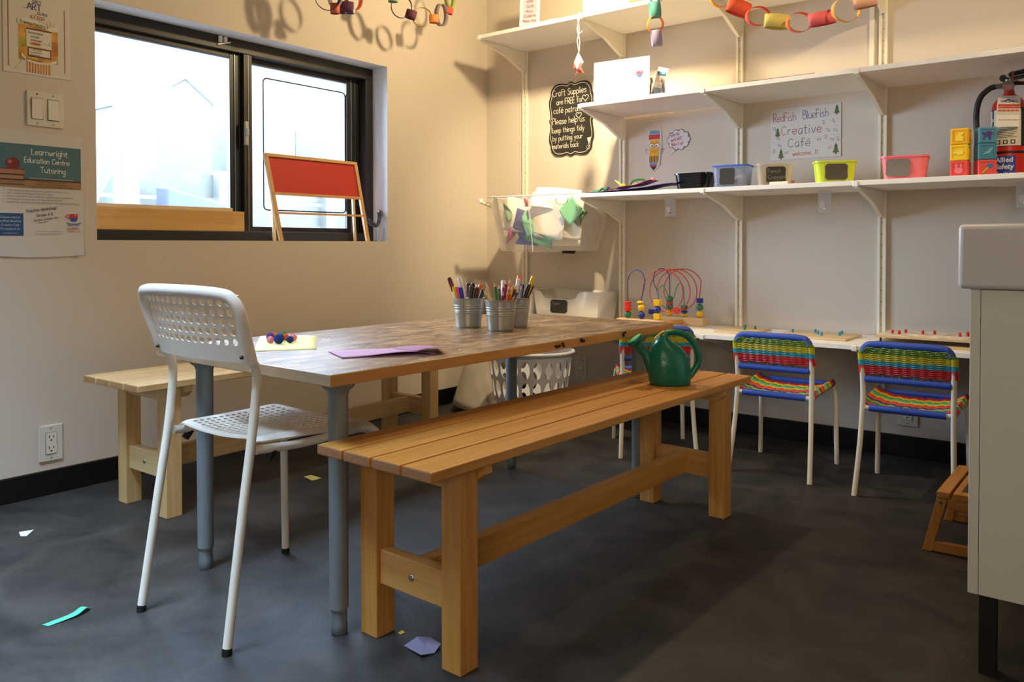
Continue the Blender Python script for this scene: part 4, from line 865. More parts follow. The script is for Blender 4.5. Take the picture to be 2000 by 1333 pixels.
mb = MB(); mb.rect(-.030, .062, .034, .076, M('#c23a2e', .7), .0012); font(mb, 'DANGER: DO NOT REMOVE TAG', .002, .066, .0045, M('#f0d9cf', .7), .0015, 'CENTER')
NB = M('#2b2f6e', .7); font(mb, 'VIKING', .002, .082, .012, NB, .0012, 'CENTER', sx=1.3, bold=.02); mb.poly([(-.026, .0805), (.0, .094), (.028, .0805), (.0, .090)], NB, .0011)
for k in range(5): mb.rect(-.030+k*.0128, .052, -.019+k*.0128, .058, M('#c8553a', .7), .0012)
mb.rect(-.034, .0, .035, .04, M('#efe9df', .7), .001)
for k in range(4): mb.rect(-.028+k*.016, .022, -.018+k*.016, .0235, NB, .0013); mb.poly(ellipse(-.014+k*.016, .0227, .0015, .0015, 8), NB, .0013)
font(mb, 'FIRE EXTINGUISHER', .0, .098, .004, M('#777', .7) if False else M('#777777', .7), .0012, 'CENTER')
mb.build('printing', tg, smooth=0)

# purple craft paper and small craft bits at the left end of the bin shelf
mb = MB(); PP = M('#3a2f94', .6)
mb.grid(lambda u, v: (.885+.44*u, -.384+.2*v, SZ3+.002+.012*u+.035*max(0, u-.35)*(.3+v)*(.55+.45*abs(math.sin(9*u+5*v)))+.02*max(0, u-.6)), 40, 12, PP)
tagm(mb, 'purple_paper', 'crumpled deep blue-purple paper on the left end of the bin shelf', 'paper', solid=.0006)
mb = MB(); mb.grid(lambda u, v: (1.02+.18*u, -.352+.09*v, SZ3+.016+.030*u+.003*math.sin(8*u)), 12, 4, M('#e08a84', .7)); tagm(mb, 'pink_paper', 'salmon pink paper on the purple paper', 'paper', solid=.0008)
def pipe_cleaner(pts, c_, label):
    mb = MB(); P_ = smoothpts(pts, 8); rr = [.004+.0018*(i % 2) for i in range(len(P_))]; mb.tube(P_, rr, M(c_, .9), 8); tagm(mb, 'pipe_cleaner', label, 'pipe cleaner')
z3 = SZ3
pipe_cleaner([(1.075, -.30, z3+.030), (1.085, -.30, z3+.048), (1.11, -.30, z3+.056), (1.14, -.30, z3+.055), (1.155, -.30, z3+.040)], '#2e6b3c', 'arched dark green pipe cleaner on the pink paper')
pipe_cleaner([(.935, -.33, z3+.012), (.95, -.33, z3+.022), (.965, -.33, z3+.014), (.98, -.33, z3+.024)], '#2f7a4c', 'short bent green pipe cleaner at the left tip of the purple paper')
def pom(x, y, z, r, c_, label, grp=None):
    mb = MB(); rn = random.Random(label); mb.sphere((0, 0, r), r, M(c_, .95, bump=1.0, bscale=900), 18, 12)
    for i, p in enumerate(mb.v):
        d = p-V((0, 0, r)); mb.v[i] = V((0, 0, r))+d*(1+rn.uniform(-.05, .06))
    return tagm(mb, 'pompom', label, 'pompom', grp, loc=(x, y, z), smooth=80)
pom(.982, -.33, z3+.012, .008, '#26306c', 'navy pompom at the left tip of the purple paper')
pom(1.050, -.315, z3+.022, .009, '#e8b62c', 'yellow pompom on the pink paper')
pom(1.192, -.31, z3+.040, .010, '#ef8d92', 'pink pompom at the right end of the pink paper')
mb = MB(); mb.grid(lambda u, v: (1.0+.05*u, -.31, z3+.024+.035*(1-u)+.012*(v-.5)*math.sin(PI*u)), 8, 4, M('#c8cf6a', .8)); tagm(mb, 'paper_leaf', 'yellow green leaf shape beside the yellow pompom', 'leaf', solid=.0008)
mb = MB(); mb.cbox((1.115, -.315, z3+.034), (.045, .01, .005), M('#c9c98a', .7), rot=(0, -.15, 0)); tagm(mb, 'craft_stick', 'pale yellow craft stick under the arched pipe cleaner', 'craft stick', smooth=0)
mb = MB(); mb.cbox((.925, -.345, z3+.010), (.03, .012, .007), M('#3c9a66', .7)); tagm(mb, 'foam_piece', 'green foam piece at the very left of the purple paper', 'foam piece', smooth=0)
mb = MB(); mb.cbox((1.003, -.345, z3+.014), (.018, .012, .006), M('#8a3c30', .7)); tagm(mb, 'foam_piece', 'brick red foam piece right of the navy pompom', 'foam piece', smooth=0)

# ------------------------------------------------------------------ things on the upper shelves
SZ2 = ZS['upper']+TH; SZ1 = ZS['top']+TH
mb = MB(); w_, h_ = .268, .185; SG = M('#efe9df', .6)
mb.poly([(0, 0), (w_, 0), (w_, h_), (0, h_)], SG, -.0015, .0015)
TY = M('#c9b9a4', .8); font(mb, 'HOMEWORK CLUB', .06, h_-.035, .0225, M('#c9b28f', .8), .0006)
for k in range(8): font(mb, ['Mondays to Thursdays', 'after school from', 'three to six', 'snacks and help', 'for all grades', 'ask at the counter', 'for a schedule', 'and prices'][k], .03, h_-.055-k*.014, .0105, M('#d3c7b6', .8), .0006)
cup_logo(mb, .222, .11, .05)
font(mb, 'ReDFISH', .20, .076, .013, M('#d0bdb2', .8), .0006); font(mb, 'bLuEFISH', .20, .062, .013, M('#d0bdb2', .8), .0006); font(mb, 'CREATIVE CAFE', .20, .052, .008, M('#d0bdb2', .8), .0006)
mb.box((0, 0, -.05), (w_, .003, 0), SG); mb.poly([(0, 0), (w_, 0), (w_, h_), (0, h_)], SG, -.003, .001)
tagm(mb, 'sign_holder', 'white homework club sign standing at the left end of the second shelf', 'sign', loc=(.906, -.335, SZ2), rot=(PI/2-.03, 0, .10), smooth=0)
mb = MB(); JG = glass_mat('mat_jar_glass', haze=.10)
mb.lathe([(.030, 0), (.036, .004), (.037, .055), (.034, .068), (.028, .075), (.028, .090), (.030, .092), (.030, .096), (.026, .096), (.026, .075), (.033, .064), (.034, .006), (0, .004)], JG, 32); tagm(mb, 'glass_jar', 'clear glass jar holding a card on the second shelf', 'jar', loc=(1.175, -.245, SZ2))
mb = MB(); mb.grid(lambda u, v: (-.024+.048*u, .002*math.sin(4*u), .14*v), 6, 8, M('#c9cfd6', .5)); 
for k, (z0, z1, c_) in enumerate(((.02, .05, '#2a66a8'), (.06, .10, '#e6c3b8'), (.105, .12, '#3f7ba8'))): mb.grid(lambda u, v: (-.020+.036*u, -.001+.002*math.sin(4*u), z0+(z1-z0)*v), 6, 1, M(c_, .5))
tagm(mb, 'card', 'glossy pink and blue card leaning in the glass jar', 'card', loc=(1.168, -.245, SZ2+.006), rot=(0, .28, .3), solid=.0006)
mb = MB(); mb.box((0, 0, 0), (.30, .11, .003), M('#3a2c60', .7)); mb.box((.16, .005, .003), (.42, .10, .005), M('#7a2a3c', .7)); tagm(mb, 'paper_stack', 'purple and dark red sheets lying flat on the second shelf', 'paper', loc=(1.475, -.375, SZ2), smooth=0)
fr = thing('picture_frame', 'small white framed sign at the left of the topmost shelf', 'frame', (.520, -.30, SZ1), rot=(PI/2-.08, 0, .32))
mb = MB(); 
for a, b in (((-.05, 0, 0), (-.036, .19, .01)), ((.036, 0, 0), (.05, .19, .01)), ((-.036, 0, 0), (.036, .018, .01)), ((-.036, .175, 0), (.036, .19, .01))): mb.box(a, b, WHITE)
mb.build('frame', fr, smooth=0, bevel=.0015)
mb = MB(); mb.box((-.036, .018, .002), (.036, .175, .004), M('#b7b4bf', .6)); P1, P2 = M('#6b4a86', .7), M('#8a4a66', .7)
for k, tx in enumerate(('KIDS', 'CLUB', 'Picture', 'CLASS IN', 'Photo Wall')): font(mb, tx, 0, .135-k*.024, .019 if k != 2 else .016, P1 if k % 2 == 0 else P2, .0055, 'CENTER', sx=.8, bold=.01)
mb.build('print', fr, smooth=0)
mb = MB(); mb.cbox((0, .003, -.008), (.022, .006, .03), WHITE); mb.build('foot', fr, smooth=0)
mb = MB(); mb.box((0, 0, 0), (.235, .15, .09), M('#f1ebdd', .6)); mb.box((-.003, -.003, .09), (.238, .153, .112), M('#f1ebdd', .6)); tagm(mb, 'storage_box', 'white lidded box glowing in lamplight on the topmost shelf', 'box', loc=(.875, -.375, SZ1), smooth=0, bevel=.002)
mb = MB(); mb.box((0, 0, 0), (.10, .05, .012), M('#e9dcc0', .6)); tagm(mb, 'notebook', 'flat cream block beside the framed sign on the topmost shelf', 'notebook', loc=(.62, -.36, SZ1), smooth=0, bevel=.002)

# origami fish on a string
of = thing('paper_fish', 'red and white folded paper fish hanging on string from the topmost shelf', 'paper fish', (.872, -.408, 1.60))
mb = MB()
for k in range(2): mb.tube(smoothpts([(.0, .012, .27), (-.004+.01*k, 0, .24), (.006-.01*k, -.002, .19), (-.005+.012*k, 0, .14), (.004, 0, .09)], 5), .0016, M('#efe6cf', .7), 6)
mb.tube([(.002, 0, .17), (.016, 0, .178), (.02, 0, .184)], .0014, M('#efe6cf', .7), 5); mb.build('string', of)
FR, FWH = M('#cf4f45', .7), M('#f0ded2', .7); mb = MB()
mb.add([(0, 0, .09), (-.014, -.012, .045), (.016, -.012, .04), (.02, .012, .045), (-.012, .012, .05)], [(0, 1, 2), (0, 2, 3), (0, 3, 4), (0, 4, 1)], FWH)
mb.add([(-.014, -.012, .045), (.016, -.012, .04), (.0, -.008, .012), (.02, .012, .045), (-.012, .012, .05), (.0, .008, .014)], [(0, 2, 1), (3, 5, 4), (1, 2, 5, 3), (0, 4, 5, 2)], FWH)
mb.add([(.0, 0, .02), (-.022, -.004, -.025), (-.008, 0, .0), (.028, .004, -.005), (.012, 0, .02)], [(0, 1, 2), (0, 2, 4), (2, 3, 4)], FR)
mb.add([(.016, -.013, .04), (.026, -.006, .0), (.004, -.012, .018)], [(0, 1, 2)], FR); mb.add([(-.014, -.013, .045), (-.024, -.006, .02), (-.004, -.012, .02)], [(0, 2, 1)], FR)
mb.build('body', of, smooth=0, solid=.0008)

# ------------------------------------------------------------------ paper chains
def ring(mb, c, nrm, lng, rx, ry, wd, m, n=32):
    c = V(c); nrm = V(nrm).normalized(); lng = V(lng); lng = (lng-nrm*lng.dot(nrm)).normalized(); b = nrm.cross(lng)
    mb.add([c+lng*rx*math.cos(2*PI*k/n)+b*ry*math.sin(2*PI*k/n)+nrm*s*wd/2 for k in range(n) for s in (-1, 1)], [(2*k, 2*((k+1) % n), 2*((k+1) % n)+1, 2*k+1) for k in range(n)], m)
def chain(label, links, wd=.026, tw=.28):
    base = V(links[0][0]); t = thing('paper_chain', label, 'paper chain', base)
    for c, kind, rx, ry, ang, col in links:
        c = V(c)-base; mb = MB(); side = V((.787, .617, 0)); away = V((-.617, .787, 0))
        if kind == 'f': # open loop facing the room, its strip seen nearly edge-on
            n_ = (Matrix.Rotation(tw+ang, 3, 'Z') @ away)+V((0, 0, tw*.5)); ring(mb, c, n_, side, rx, ry*.98, wd, M(col, .75))
        elif kind == 'n': # hanging loop turned sideways
            ring(mb, c, side+V((0, 0, .1)), (0, 0, 1), ry, rx*.8, rx*1.7, M(col, .75))
        else: # loop lying flat, its strip seen broadside
            lg = side*math.cos(ang)+V((0, 0, math.sin(ang))); ring(mb, c, V((0, 0, 1))*math.cos(ang)-side*math.sin(ang), lg, rx, max(.016, rx*.45), ry*1.75, M(col, .75))
        mb.build('link', t, solid=.0006, smooth=60)
    ends = [links[0], links[-1]] if len(links) > 4 else [links[0]]
    for e in ends:
        a = V(e[0])-base+V((0, 0, e[3]*.9)); mb = MB(); mb.cyl(a, (a.x, a.y, RZ-base.z), .0008, M('#d9d3c4', .7), 6); mb.build('string', t)
    return t
chain('paper chain of navy, plum and coral rings, furthest left at the top edge',
[((0.25, -1.305, 1.841), 'f', 0.0519, 0.0571, 0.00, '#3b3358'), ((0.25, -1.268, 1.798), 'b', 0.0189, 0.0230, 0.00, '#cf6f4c'), ((0.25, -1.213, 1.815), 'b', 0.0350, 0.0255, 0.00, '#5d2f52'),
 ((0.25, -1.169, 1.868), 'f', 0.0397, 0.0536, 0.60, '#e0744e'), ((0.26, -1.198, 1.8), 'b', 0.0213, 0.0085, 0.00, '#b9c6b0'), ((0.25, -1.268, 1.85), 'f', 0.0293, 0.0461, -0.80, '#7a6a80')])
chain('paper chain of purple, yellow and grey rings right of the window top',
[((0.25, -0.943, 1.929), 'b', 0.0214, 0.0316, 0.00, '#8fae84'), ((0.25, -0.892, 1.893), 'f', 0.0456, 0.0502, 0.00, '#3f2f52'), ((0.25, -0.833, 1.871), 'b', 0.0243, 0.0220, -0.30, '#5a2a33'), ((0.25, -0.762, 1.875), 'f', 0.0446, 0.0434, 0.00, '#cfa043'),
 ((0.25, -0.684, 1.884), 'b', 0.0215, 0.0215, 0.00, '#f08a4c'), ((0.25, -0.632, 1.913), 'f', 0.0410, 0.0518, 0.80, '#8d8084'), ((0.25, -0.581, 1.945), 'b', 0.0207, 0.0170, -0.20, '#e2533f'), ((0.25, -0.571, 2.008), 'f', 0.0317, 0.0512, 0.80, '#9fae5a')])
chain('short dangling paper chain of teal, orange and lavender rings under the top shelf',
[((1.252, -0.408, 1.863), 'f', 0.0192, 0.0298, 0.00, '#2f6a6a'), ((1.253, -0.408, 1.809), 'n', 0.0256, 0.0352, 0.00, '#4f9a94'), ((1.254, -0.408, 1.749), 'f', 0.0352, 0.0352, 0.00, '#ee7a2c'), ((1.26, -0.408, 1.691), 'n', 0.0234, 0.0352, 0.00, '#8f86ac')], .02)
chain('long paper chain of orange, pink and yellow rings in front of the shelves',
[((1.585, -0.5, 1.782), 'f', 0.0460, 0.0431, 0.00, '#f2a43c'), ((1.655, -0.5, 1.724), 'b', 0.0444, 0.0299, -0.35, '#f0623c'), ((1.729, -0.5, 1.68), 'f', 0.0438, 0.0352, 0.00, '#ee5a4c'), ((1.802, -0.5, 1.647), 'b', 0.0469, 0.0272, -0.08, '#e6d878'),
 ((1.882, -0.5, 1.631), 'f', 0.0461, 0.0350, 0.00, '#ee7a52'), ((1.963, -0.5, 1.631), 'b', 0.0471, 0.0254, 0.18, '#f2707a'), ((2.044, -0.5, 1.647), 'f', 0.0489, 0.0427, 0.00, '#f0b868'), ((2.107, -0.5, 1.662), 'b', 0.0395, 0.0211, 0.20, '#f2b79c')], .026, .09)

# ------------------------------------------------------------------ wall signs above the shelves
cbd = MB(); w_, h_ = .272, .366; KK = M('#26231f', .75); CHK = M('#d5cfc0', .85)
def plaque(w_, h_, ins=0):
    P = []; a, b = w_/2-ins, h_/2-ins
    q = [(0, b+.006), (a*.18, b-.004), (a*.42, b+.002), (a*.72, b-.002), (a*.90, b-.028), (a*.93, b-.055), (a*.99, b-.075), (a, b*.45), (a*.93, b*.1), (a*1.0, 0)]
    full = q+[(x, -y) for x, y in q[::-1][1:]]; full = full+[(-x, y) for x, y in full[::-1][1:-1]]
    return [(p.x, p.y) for p in smoothpts([(x, y, 0) for x, y in full], 3, closed=True)]
pl = plaque(w_, h_); cbd.poly(pl[::-1], KK, 0, .006); cbd.stroke([(x, y) for x, y in plaque(w_, h_, .010)]+[plaque(w_, h_, .010)[0]], .0025, CHK, .0066)
for k, tx in enumerate(('Craft Supplies', 'are FREE for', 'caf\u00e9 patrons', 'Please help us', 'keep things tidy', 'by putting your', 'materials back')):
    hand(cbd, tx, [-.112, -.088, -.106, -.112, -.114, -.112, -.112][k], [.122, .078, .034, -.022, -.066, -.106, -.146][k], [.032, .028, .030, .031, .027, .026, .025][k], CHK, .0024, .012, .0066, jit=.2, space=1.25, sx=.88)
def heart(mb, x, y, s, m, z): mb.stroke([(x+s*.062*16*math.sin(t)**3/16*8, y+s*.5*(13*math.cos(t)-5*math.cos(2*t)-2*math.cos(3*t)-math.cos(4*t))/16) for t in [2*PI*k/24 for k in range(25)]], .0028, m, z)
heart(cbd, .048, .014, .034, CHK, .0067); heart(cbd, .088, .098, .036, CHK, .0067)
cbd.poly([(.098, -.105), (.120, -.102), (.109, -.140)][::-1], CHK, .0068); cbd.stroke(ellipse(.106, -.152, .010, .010, 14)+[(.116, -.152)], .002, CHK, .0067)
tagm(cbd, 'chalkboard_sign', 'small black chalkboard sign about free craft supplies on the wall', 'sign', loc=(.563, -.002, 1.473), rot=WB, smooth=0)

mb = MB(); w_, h_ = .292, .218; mb.poly([(0, 0), (w_, 0), (w_, h_), (0, h_)], M('#d5cfca', .75), 0, .0012); z = .0016
MR, MBl, MO, MG, MP, MK = M('#b04a4a', .7), M('#4a4a84', .7), M('#c8653a', .7), M('#3f7a5a', .7), M('#6a4a86', .7), M('#55524e', .7)
hand(mb, 'RedFish', .012, .163, .034, MR, .0022, .01, z, sx=.78, space=1.1); hand(mb, 'BlueFish', .138, .165, .034, MBl, .0022, .03, z, sx=.80, space=1.1)
x_ = .047
for ch_, mm in zip('Creative', (MO, MG, MR, MP, MBl, MG, MP, MR)): x_ += hand(mb, ch_, x_, .105, .038 if ch_ != 'C' else .036, mm, .0024, 0, z, space=1.6, sx=.95)
hand(mb, 'Caf\u00e9', .075, .052, .034, MK, .0022, .0, z, sx=1.1); hand(mb, 'welcome...!)', .095, .014, .018, MO, .0020, .02, z)
for (x, y, s) in ((.275, .19, 1), (.030, .115, 1), (.045, .022, 1.1), (.272, .030, 1.1)):
    for j in range(3): mb.poly([(x-.013*s*(1-j*.25), y-.012*s+j*.010*s), (x+.013*s*(1-j*.25), y-.012*s+j*.010*s), (x, y+.006*s+j*.009*s)], M(['#5a6a3c', '#6f6a44', '#3f6a48'][j], .8), z+.0002*j)
    mb.rect(x-.003, y-.018*s, x+.003, y-.012*s, M('#7a2f2f', .8), z)
rn = random.Random(5)
for i, (x, y) in enumerate(((.222, .145), (.262, .148), (.016, .135), (.032, .092), (.240, .112), (.270, .108), (.205, .075), (.232, .085), (.255, .072), (.280, .072), (.038, .062), (.070, .030), (.015, .040), (.250, .040))):
    a = rn.uniform(0, 3); pts = rot2([(-.009, .004), (-.004, -.003), (.004, -.004), (.008, 0), (.004, .004), (-.004, .003), (-.009, -.004)], a, 1, x, y); mb.stroke(pts, .0012, MR if i % 2 else MBl, z)
tagm(mb, 'handmade_sign', 'hand drawn RedFish BlueFish Creative cafe sign with little trees on the wall', 'sign', loc=(1.595, -.002, 1.193), rot=(PI/2, -.0, 0), smooth=0)

pc = MB(); OUT = M('#cfc9c2', .75); KX = M('#2a2320', .75); YL = M('#e0a32c', .7)
pc.poly([(-.034,-.10),(.0,-.135),(.028,-.10),(.034,.02),(.030,.115),(-.028,.118),(-.036,.05)], OUT, 0, .001)
pc.poly([(-.026, .088), (.024, .090), (.022, .110), (-.020, .112)], M('#6f93b4', .7), .0014); pc.poly([(-.027, .058), (.026, .060), (.025, .088), (-.027, .086)], M('#c2343a', .7), .0014)
pc.poly([(-.021, -.045), (.022, -.045), (.024, .056), (-.020, .054)], YL, .0014); pc.poly([(-.021, -.075), (.020, -.075), (.022, -.045), (-.021, -.045)], YL, .0014)
for k in range(6): pc.rect(-.020+k*.0075, -.075, -.0165+k*.0075, -.040, KX, .0018)
pc.poly([(-.018, -.092), (.016, -.092), (.018, -.075), (-.020, -.075)], M('#6f93b4', .7), .0014); pc.poly([(-.016, -.104), (.014, -.104), (.016, -.092), (-.018, -.092)], M('#a63a3c', .7), .0014); pc.poly([(-.008, -.112), (.0, -.125), (.010, -.112), (.014, -.104), (-.014, -.104)], KX, .0014)
for sx in (-1, 1): pc.poly(ellipse(sx*.013, .022, .012, .013, 16), KX, .0018); pc.poly(ellipse(sx*.013, .022, .0105, .0115, 16), M('#e6e2da', .7), .002); pc.poly(ellipse(sx*.010, .020, .004, .005, 10), KX, .0022)
pc.stroke([(-.012, -.012), (0, -.017), (.013, -.010)], .0016, KX, .0018); pc.stroke([(-.016, .042), (-.002, .034)], .0018, KX, .002); pc.stroke([(.016, .044), (.003, .034)], .0018, KX, .002)
for sx in (-1, 1): pc.stroke([(sx*.024, -.005), (sx*.042, .005), (sx*.036, -.02), (sx*.026, -.03)], .0035, OUT, .001); pc.stroke([(sx*.024, -.005), (sx*.042, .005), (sx*.036, -.02), (sx*.026, -.03)], .0012, KX, .0016)
tagm(pc, 'paper_cutout', 'paper cutout of a yellow pencil with round eyes taped to the wall', 'paper cutout', loc=(1.034, -.002, 1.283), rot=(PI/2, .04, 0), smooth=0).scale = (1.12, .80, 1)
mb = MB(); pts = []
for k in range(10):
    a = 2*PI*k/10; cx, cy = .043*math.cos(a), .026*math.sin(a)
    for j in range(-3, 4): pts.append((cx+.015*math.cos(a+j*.42), cy+.013*math.sin(a+j*.42)))
mb.poly(pts, M('#d8cfd0', .75), 0, .001); mb.poly([(-.03, -.03), (-.05, -.058), (-.008, -.036)], M('#d8cfd0', .75), 0, .001); mb.stroke(pts+[pts[0]], .0016, KX, .0013)
for k, tx in enumerate(('Save the', 'world WAY', 'Make it up!')): hand(mb, tx, -.042+.004*k, .013-k*.018, .0125, MP if k < 1 else MR, .0014, .1, .0014, sx=.8)
tagm(mb, 'speech_bubble', 'small cloud shaped paper speech bubble beside the pencil cutout', 'paper cutout', loc=(1.160, -.002, 1.318), rot=WB, smooth=0).scale = (1, 1.25, 1)

# ------------------------------------------------------------------ things on the desk shelf
SZ4 = ZS['desk']+TH
bm_ = thing('bead_maze', 'wooden bead maze toy with red, blue and green wires on the desk shelf', 'bead maze', (1.175, -.2, SZ4))
o0 = V((1.175, -.2, 0)); o0.z = SZ4
def L3(p): return V(p)-o0
WM = wood('#e0c193', '#cda775', 'X', 1)
mb = MB(); mb.box(L3((1.020, -.325, SZ4+.0003)), L3((1.235, -.275, .505)), WM); mb.build('base_bar', bm_, smooth=0, bevel=.003)
mb = MB(); mb.box(L3((1.120, -.115, SZ4+.0003)), L3((1.335, -.065, .505)), WM); mb.build('base_bar', bm_, smooth=0, bevel=.003)
mb = MB(); mb.cyl(L3((1.19, -.278, .484)), L3((1.235, -.112, .484)), .011, wood('#cf9f63', '#b88647', 'Y', 1), 18); mb.build('dowel', bm_)
mb = MB(); mb.tube([L3(p) for p in smoothpts([(1.064,-.3,.505),(1.064,-.3,.577),(1.064,-.3,.639),(1.064,-.3,.673),(1.079,-.3,.707),(1.11,-.3,.72),(1.136,-.3,.707),(1.148,-.3,.675),(1.146,-.3,.648),(1.139,-.3,.617),(1.132,-.3,.587),(1.132,-.3,.505)], 4)], .0021, M('#33307c', .35), 8); mb.build('wire', bm_)
mb = MB(); mb.tube([L3(p) for p in smoothpts([(1.161,-.09,.505),(1.161,-.09,.599),(1.174,-.116,.676),(1.178,-.143,.708),(1.163,-.169,.725),(1.148,-.195,.712),(1.149,-.221,.686),(1.167,-.248,.657),(1.198,-.274,.625),(1.215,-.3,.597),(1.212,-.3,.505)], 4)], .0021, M('#33307c', .35), 8); mb.build('wire', bm_)
mb = MB(); mb.tube([L3(p) for p in smoothpts([(1.212,-.3,.597),(1.202,-.279,.629),(1.212,-.258,.652),(1.218,-.237,.631),(1.22,-.216,.603),(1.222,-.195,.59),(1.227,-.174,.601),(1.227,-.153,.638),(1.234,-.132,.66),(1.24,-.111,.636),(1.234,-.09,.559),(1.234,-.09,.505)], 4)], .0019, M('#2f7a54', .35), 8); mb.build('wire', bm_)
REDP = []  # red helix
N = 96
for i in range(N+1):
    t = i/N; th = math.radians(205-1300*t); k = min(1, max(0, (t*1300-100)/1100))
    REDP.append(V((1.225+(.014)*k+.0945*math.cos(th)*.94+.0*k, -.3+.21*t, .630+.0-.0*k+.0925*math.sin(th))))
mb = MB(); mb.tube([L3((1.128, -.3, .505)), L3((1.128, -.3, .57))]+[L3(p) for p in REDP[3:-3]]+[L3((1.309, -.09, .60)), L3((1.309, -.09, .505))], .0021, M('#c0302c', .35), 8); mb.build('wire', bm_)
BC = dict(r='#d8352a', g='#2e7350', y='#e8b81e', b='#27348c')
for n_, p in [('rc', (1.064, -.3, .569)), ('rc', (1.064, -.3, .5475)), ('gs', (1.064, -.3, .522)), ('yd', (1.127, -.3, .578)), ('ys', (1.132, -.3, .555)), ('bs', (1.133, -.3, .522)), ('yc', (1.212, -.3, .580)), ('bs', (1.211, -.3, .550)), ('yc', (1.212, -.3, .520)), ('bc', (1.168, -.27, .537)), ('gs', (1.218, -.20, .590)), ('rc', (1.161, -.09, .570)), ('gc', (1.161, -.09, .548)), ('ys', (1.161, -.09, .521)), ('rs', (1.251, -.20, .540)), ('gc', (1.234, -.09, .547)), ('bd', (1.234, -.09, .528)), ('yd', (1.234, -.09, .513)), ('bc', (1.309, -.09, .582)), ('gs', (1.309, -.09, .552)), ('ys', (1.309, -.09, .521))]:
    mb = MB(); m = M(BC[n_[0]], .3); q = L3(p)
    if n_[1] == 's': mb.sphere(q, .016, m, 20, 12)
    elif n_[1] == 'd': mb.sphere(q, .016, m, 20, 8, (1, 1, .45))
    elif n_ == 'yc': mb.cbox(q, (.028, .028, .026), m)
    else: mb.cyl(q-V((0, 0, .0105)), q+V((0, 0, .0105)), .0155, m, 20)
    o = mb.build('bead', bm_, bevel=.0015 if n_[1] == 'c' else 0); o['label'] = {'r': 'red', 'g': 'green', 'y': 'yellow', 'b': 'blue'}[n_[0]]+{'s': ' round bead', 'd': ' flat bead', 'c': ' block bead'}[n_[1]]
def pegboard(label, x0, x1, y0, y1, pegc, pegs, lift=0):
    t = thing('peg_board', label, 'game board', ((x0+x1)/2, (y0+y1)/2, SZ4)); hx, hy_ = (x1-x0)/2, (y1-y0)/2
    mb = MB(); mb.box((-hx, -hy_, 0), (hx, hy_, .009), PALEW); mb.build('board', t, smooth=0, bevel=.002)
    if lift:
        mb = MB(); mb.box((-hx, -hy_, .026), (hx, hy_, .033), PALEW)
        mb.box((-hx*.98, -hy_*.9, .033), (hx*.7, hy_, .0335), M('#d9cbb8', .6, noise=.4, nscale=30)); mb.build('top_board', t, smooth=0, bevel=.002)
        mb = MB()
        for a in (-1, 1):
            for b in (-1, 1): mb.cyl((a*hx*.9, b*hy_*.8, .009), (a*hx*.9, b*hy_*.8, .026), .004, M('#5a3a28', .6), 10)
        mb.build('spacer', t)
    for a, b in pegs:
        z = .033 if lift else .009
        mb = MB(); mb.cyl((a*hx, b*hy_, z), (a*hx, b*hy_, z+.014), .0048, M(pegc, .4), 12); mb.build('peg', t)
pegboard('pale wooden peg board with green pegs left of the middle striped chair', 1.47, 1.63, -.30, -.08, '#2f8a52', [(.2, -.2), (-.1, .4), (.5, .3)])
pegboard('pale wooden peg board with blue pegs between the two right chairs', 1.72, 1.995, -.30, -.08, '#3b93b4', [(-.75, .1), (-.2, .5), (.0, .0), (.2, -.4), (.55, .5), (.6, .0)])
pegboard('raised wooden peg board with red pegs behind the rightmost striped chair', 2.095, 2.44, -.31, -.06, '#c8302a', [(-.75, -.3), (-.55, .1), (-.6, -.4), (.0, .2), (-.2, .0), (.5, .0), (.6, .4), (.62, .2)], 1)

# white file boxes at the left end of the desk shelf
def filebox(label, x0, x1, y0, y1, notch, text=None):
    t = thing('file_box', label, 'storage box', ((x0+x1)/2, (y0+y1)/2, SZ4)); hx, hy_ = (x1-x0)/2, (y1-y0)/2; H_ = .138; m = M('#dedbd6', .4)
    k = .90; mb = MB()
    B = [(-hx*k, -hy_*k), (hx*k, -hy_*k), (hx*k, hy_*k), (-hx*k, hy_*k)]; Tp = [(-hx, -hy_), (hx, -hy_), (hx, hy_), (-hx, hy_)]
    mb.add([(a, b, 0) for a, b in B], [(3, 2, 1, 0)], m)
    for i in (1, 2, 3):
        j = (i+1) % 4; mb.add([B[i]+(0,), B[j]+(0,), Tp[j]+(H_,), Tp[i]+(H_,)], [(0, 1, 2, 3)], m)
    # front with scooped notch
    def fp(u, z): kk = k+(1-k)*z/H_; return (u*hx*kk, -hy_*kk, z)
    nt_ = [(-1, H_), (-.86, H_), (-.78, H_-.006), (-.73, H_-.022), (-.66, H_-.036), (-.54, H_-.040), (.16, H_-.040), (.26, H_-.037), (.33, H_-.028), (.38, H_-.012), (.44, H_-.003), (.56, H_), (1, H_)] if notch else [(-1, H_), (1, H_)]
    for (u0, z0), (u1, z1) in zip(nt_[:-1], nt_[1:]): mb.add([fp(u0, 0), fp(u1, 0), fp(u1, z1), fp(u0, z0)], [(0, 1, 2, 3)], m)
    mb.build('tub', t, smooth=25, merge=True, solid=.003)
    if text: chalk_label(t, .10, .066, text, (-.20*hx, -hy_*.965-.004, .062), -.05)
    return t
filebox('white open file box with scooped front at the corner end of the desk shelf', .465, .850, -.195, -.022, True, ['Paper', ''])
filebox('second white box left of the scooped file box, mostly hidden by the pens', .235, .452, -.195, -.022, False)
mb = MB(); mb.grid(lambda u, v: (-.1+.2*u, -.03+.06*v, .100+.01*math.sin(5*u+2*v)), 6, 6, M('#a9c6a0', .8)); tagm(mb, 'paper_scraps', 'green and yellow paper scraps inside the scooped file box', 'paper', loc=(.64, -.11, SZ4-.01), solid=.0006)

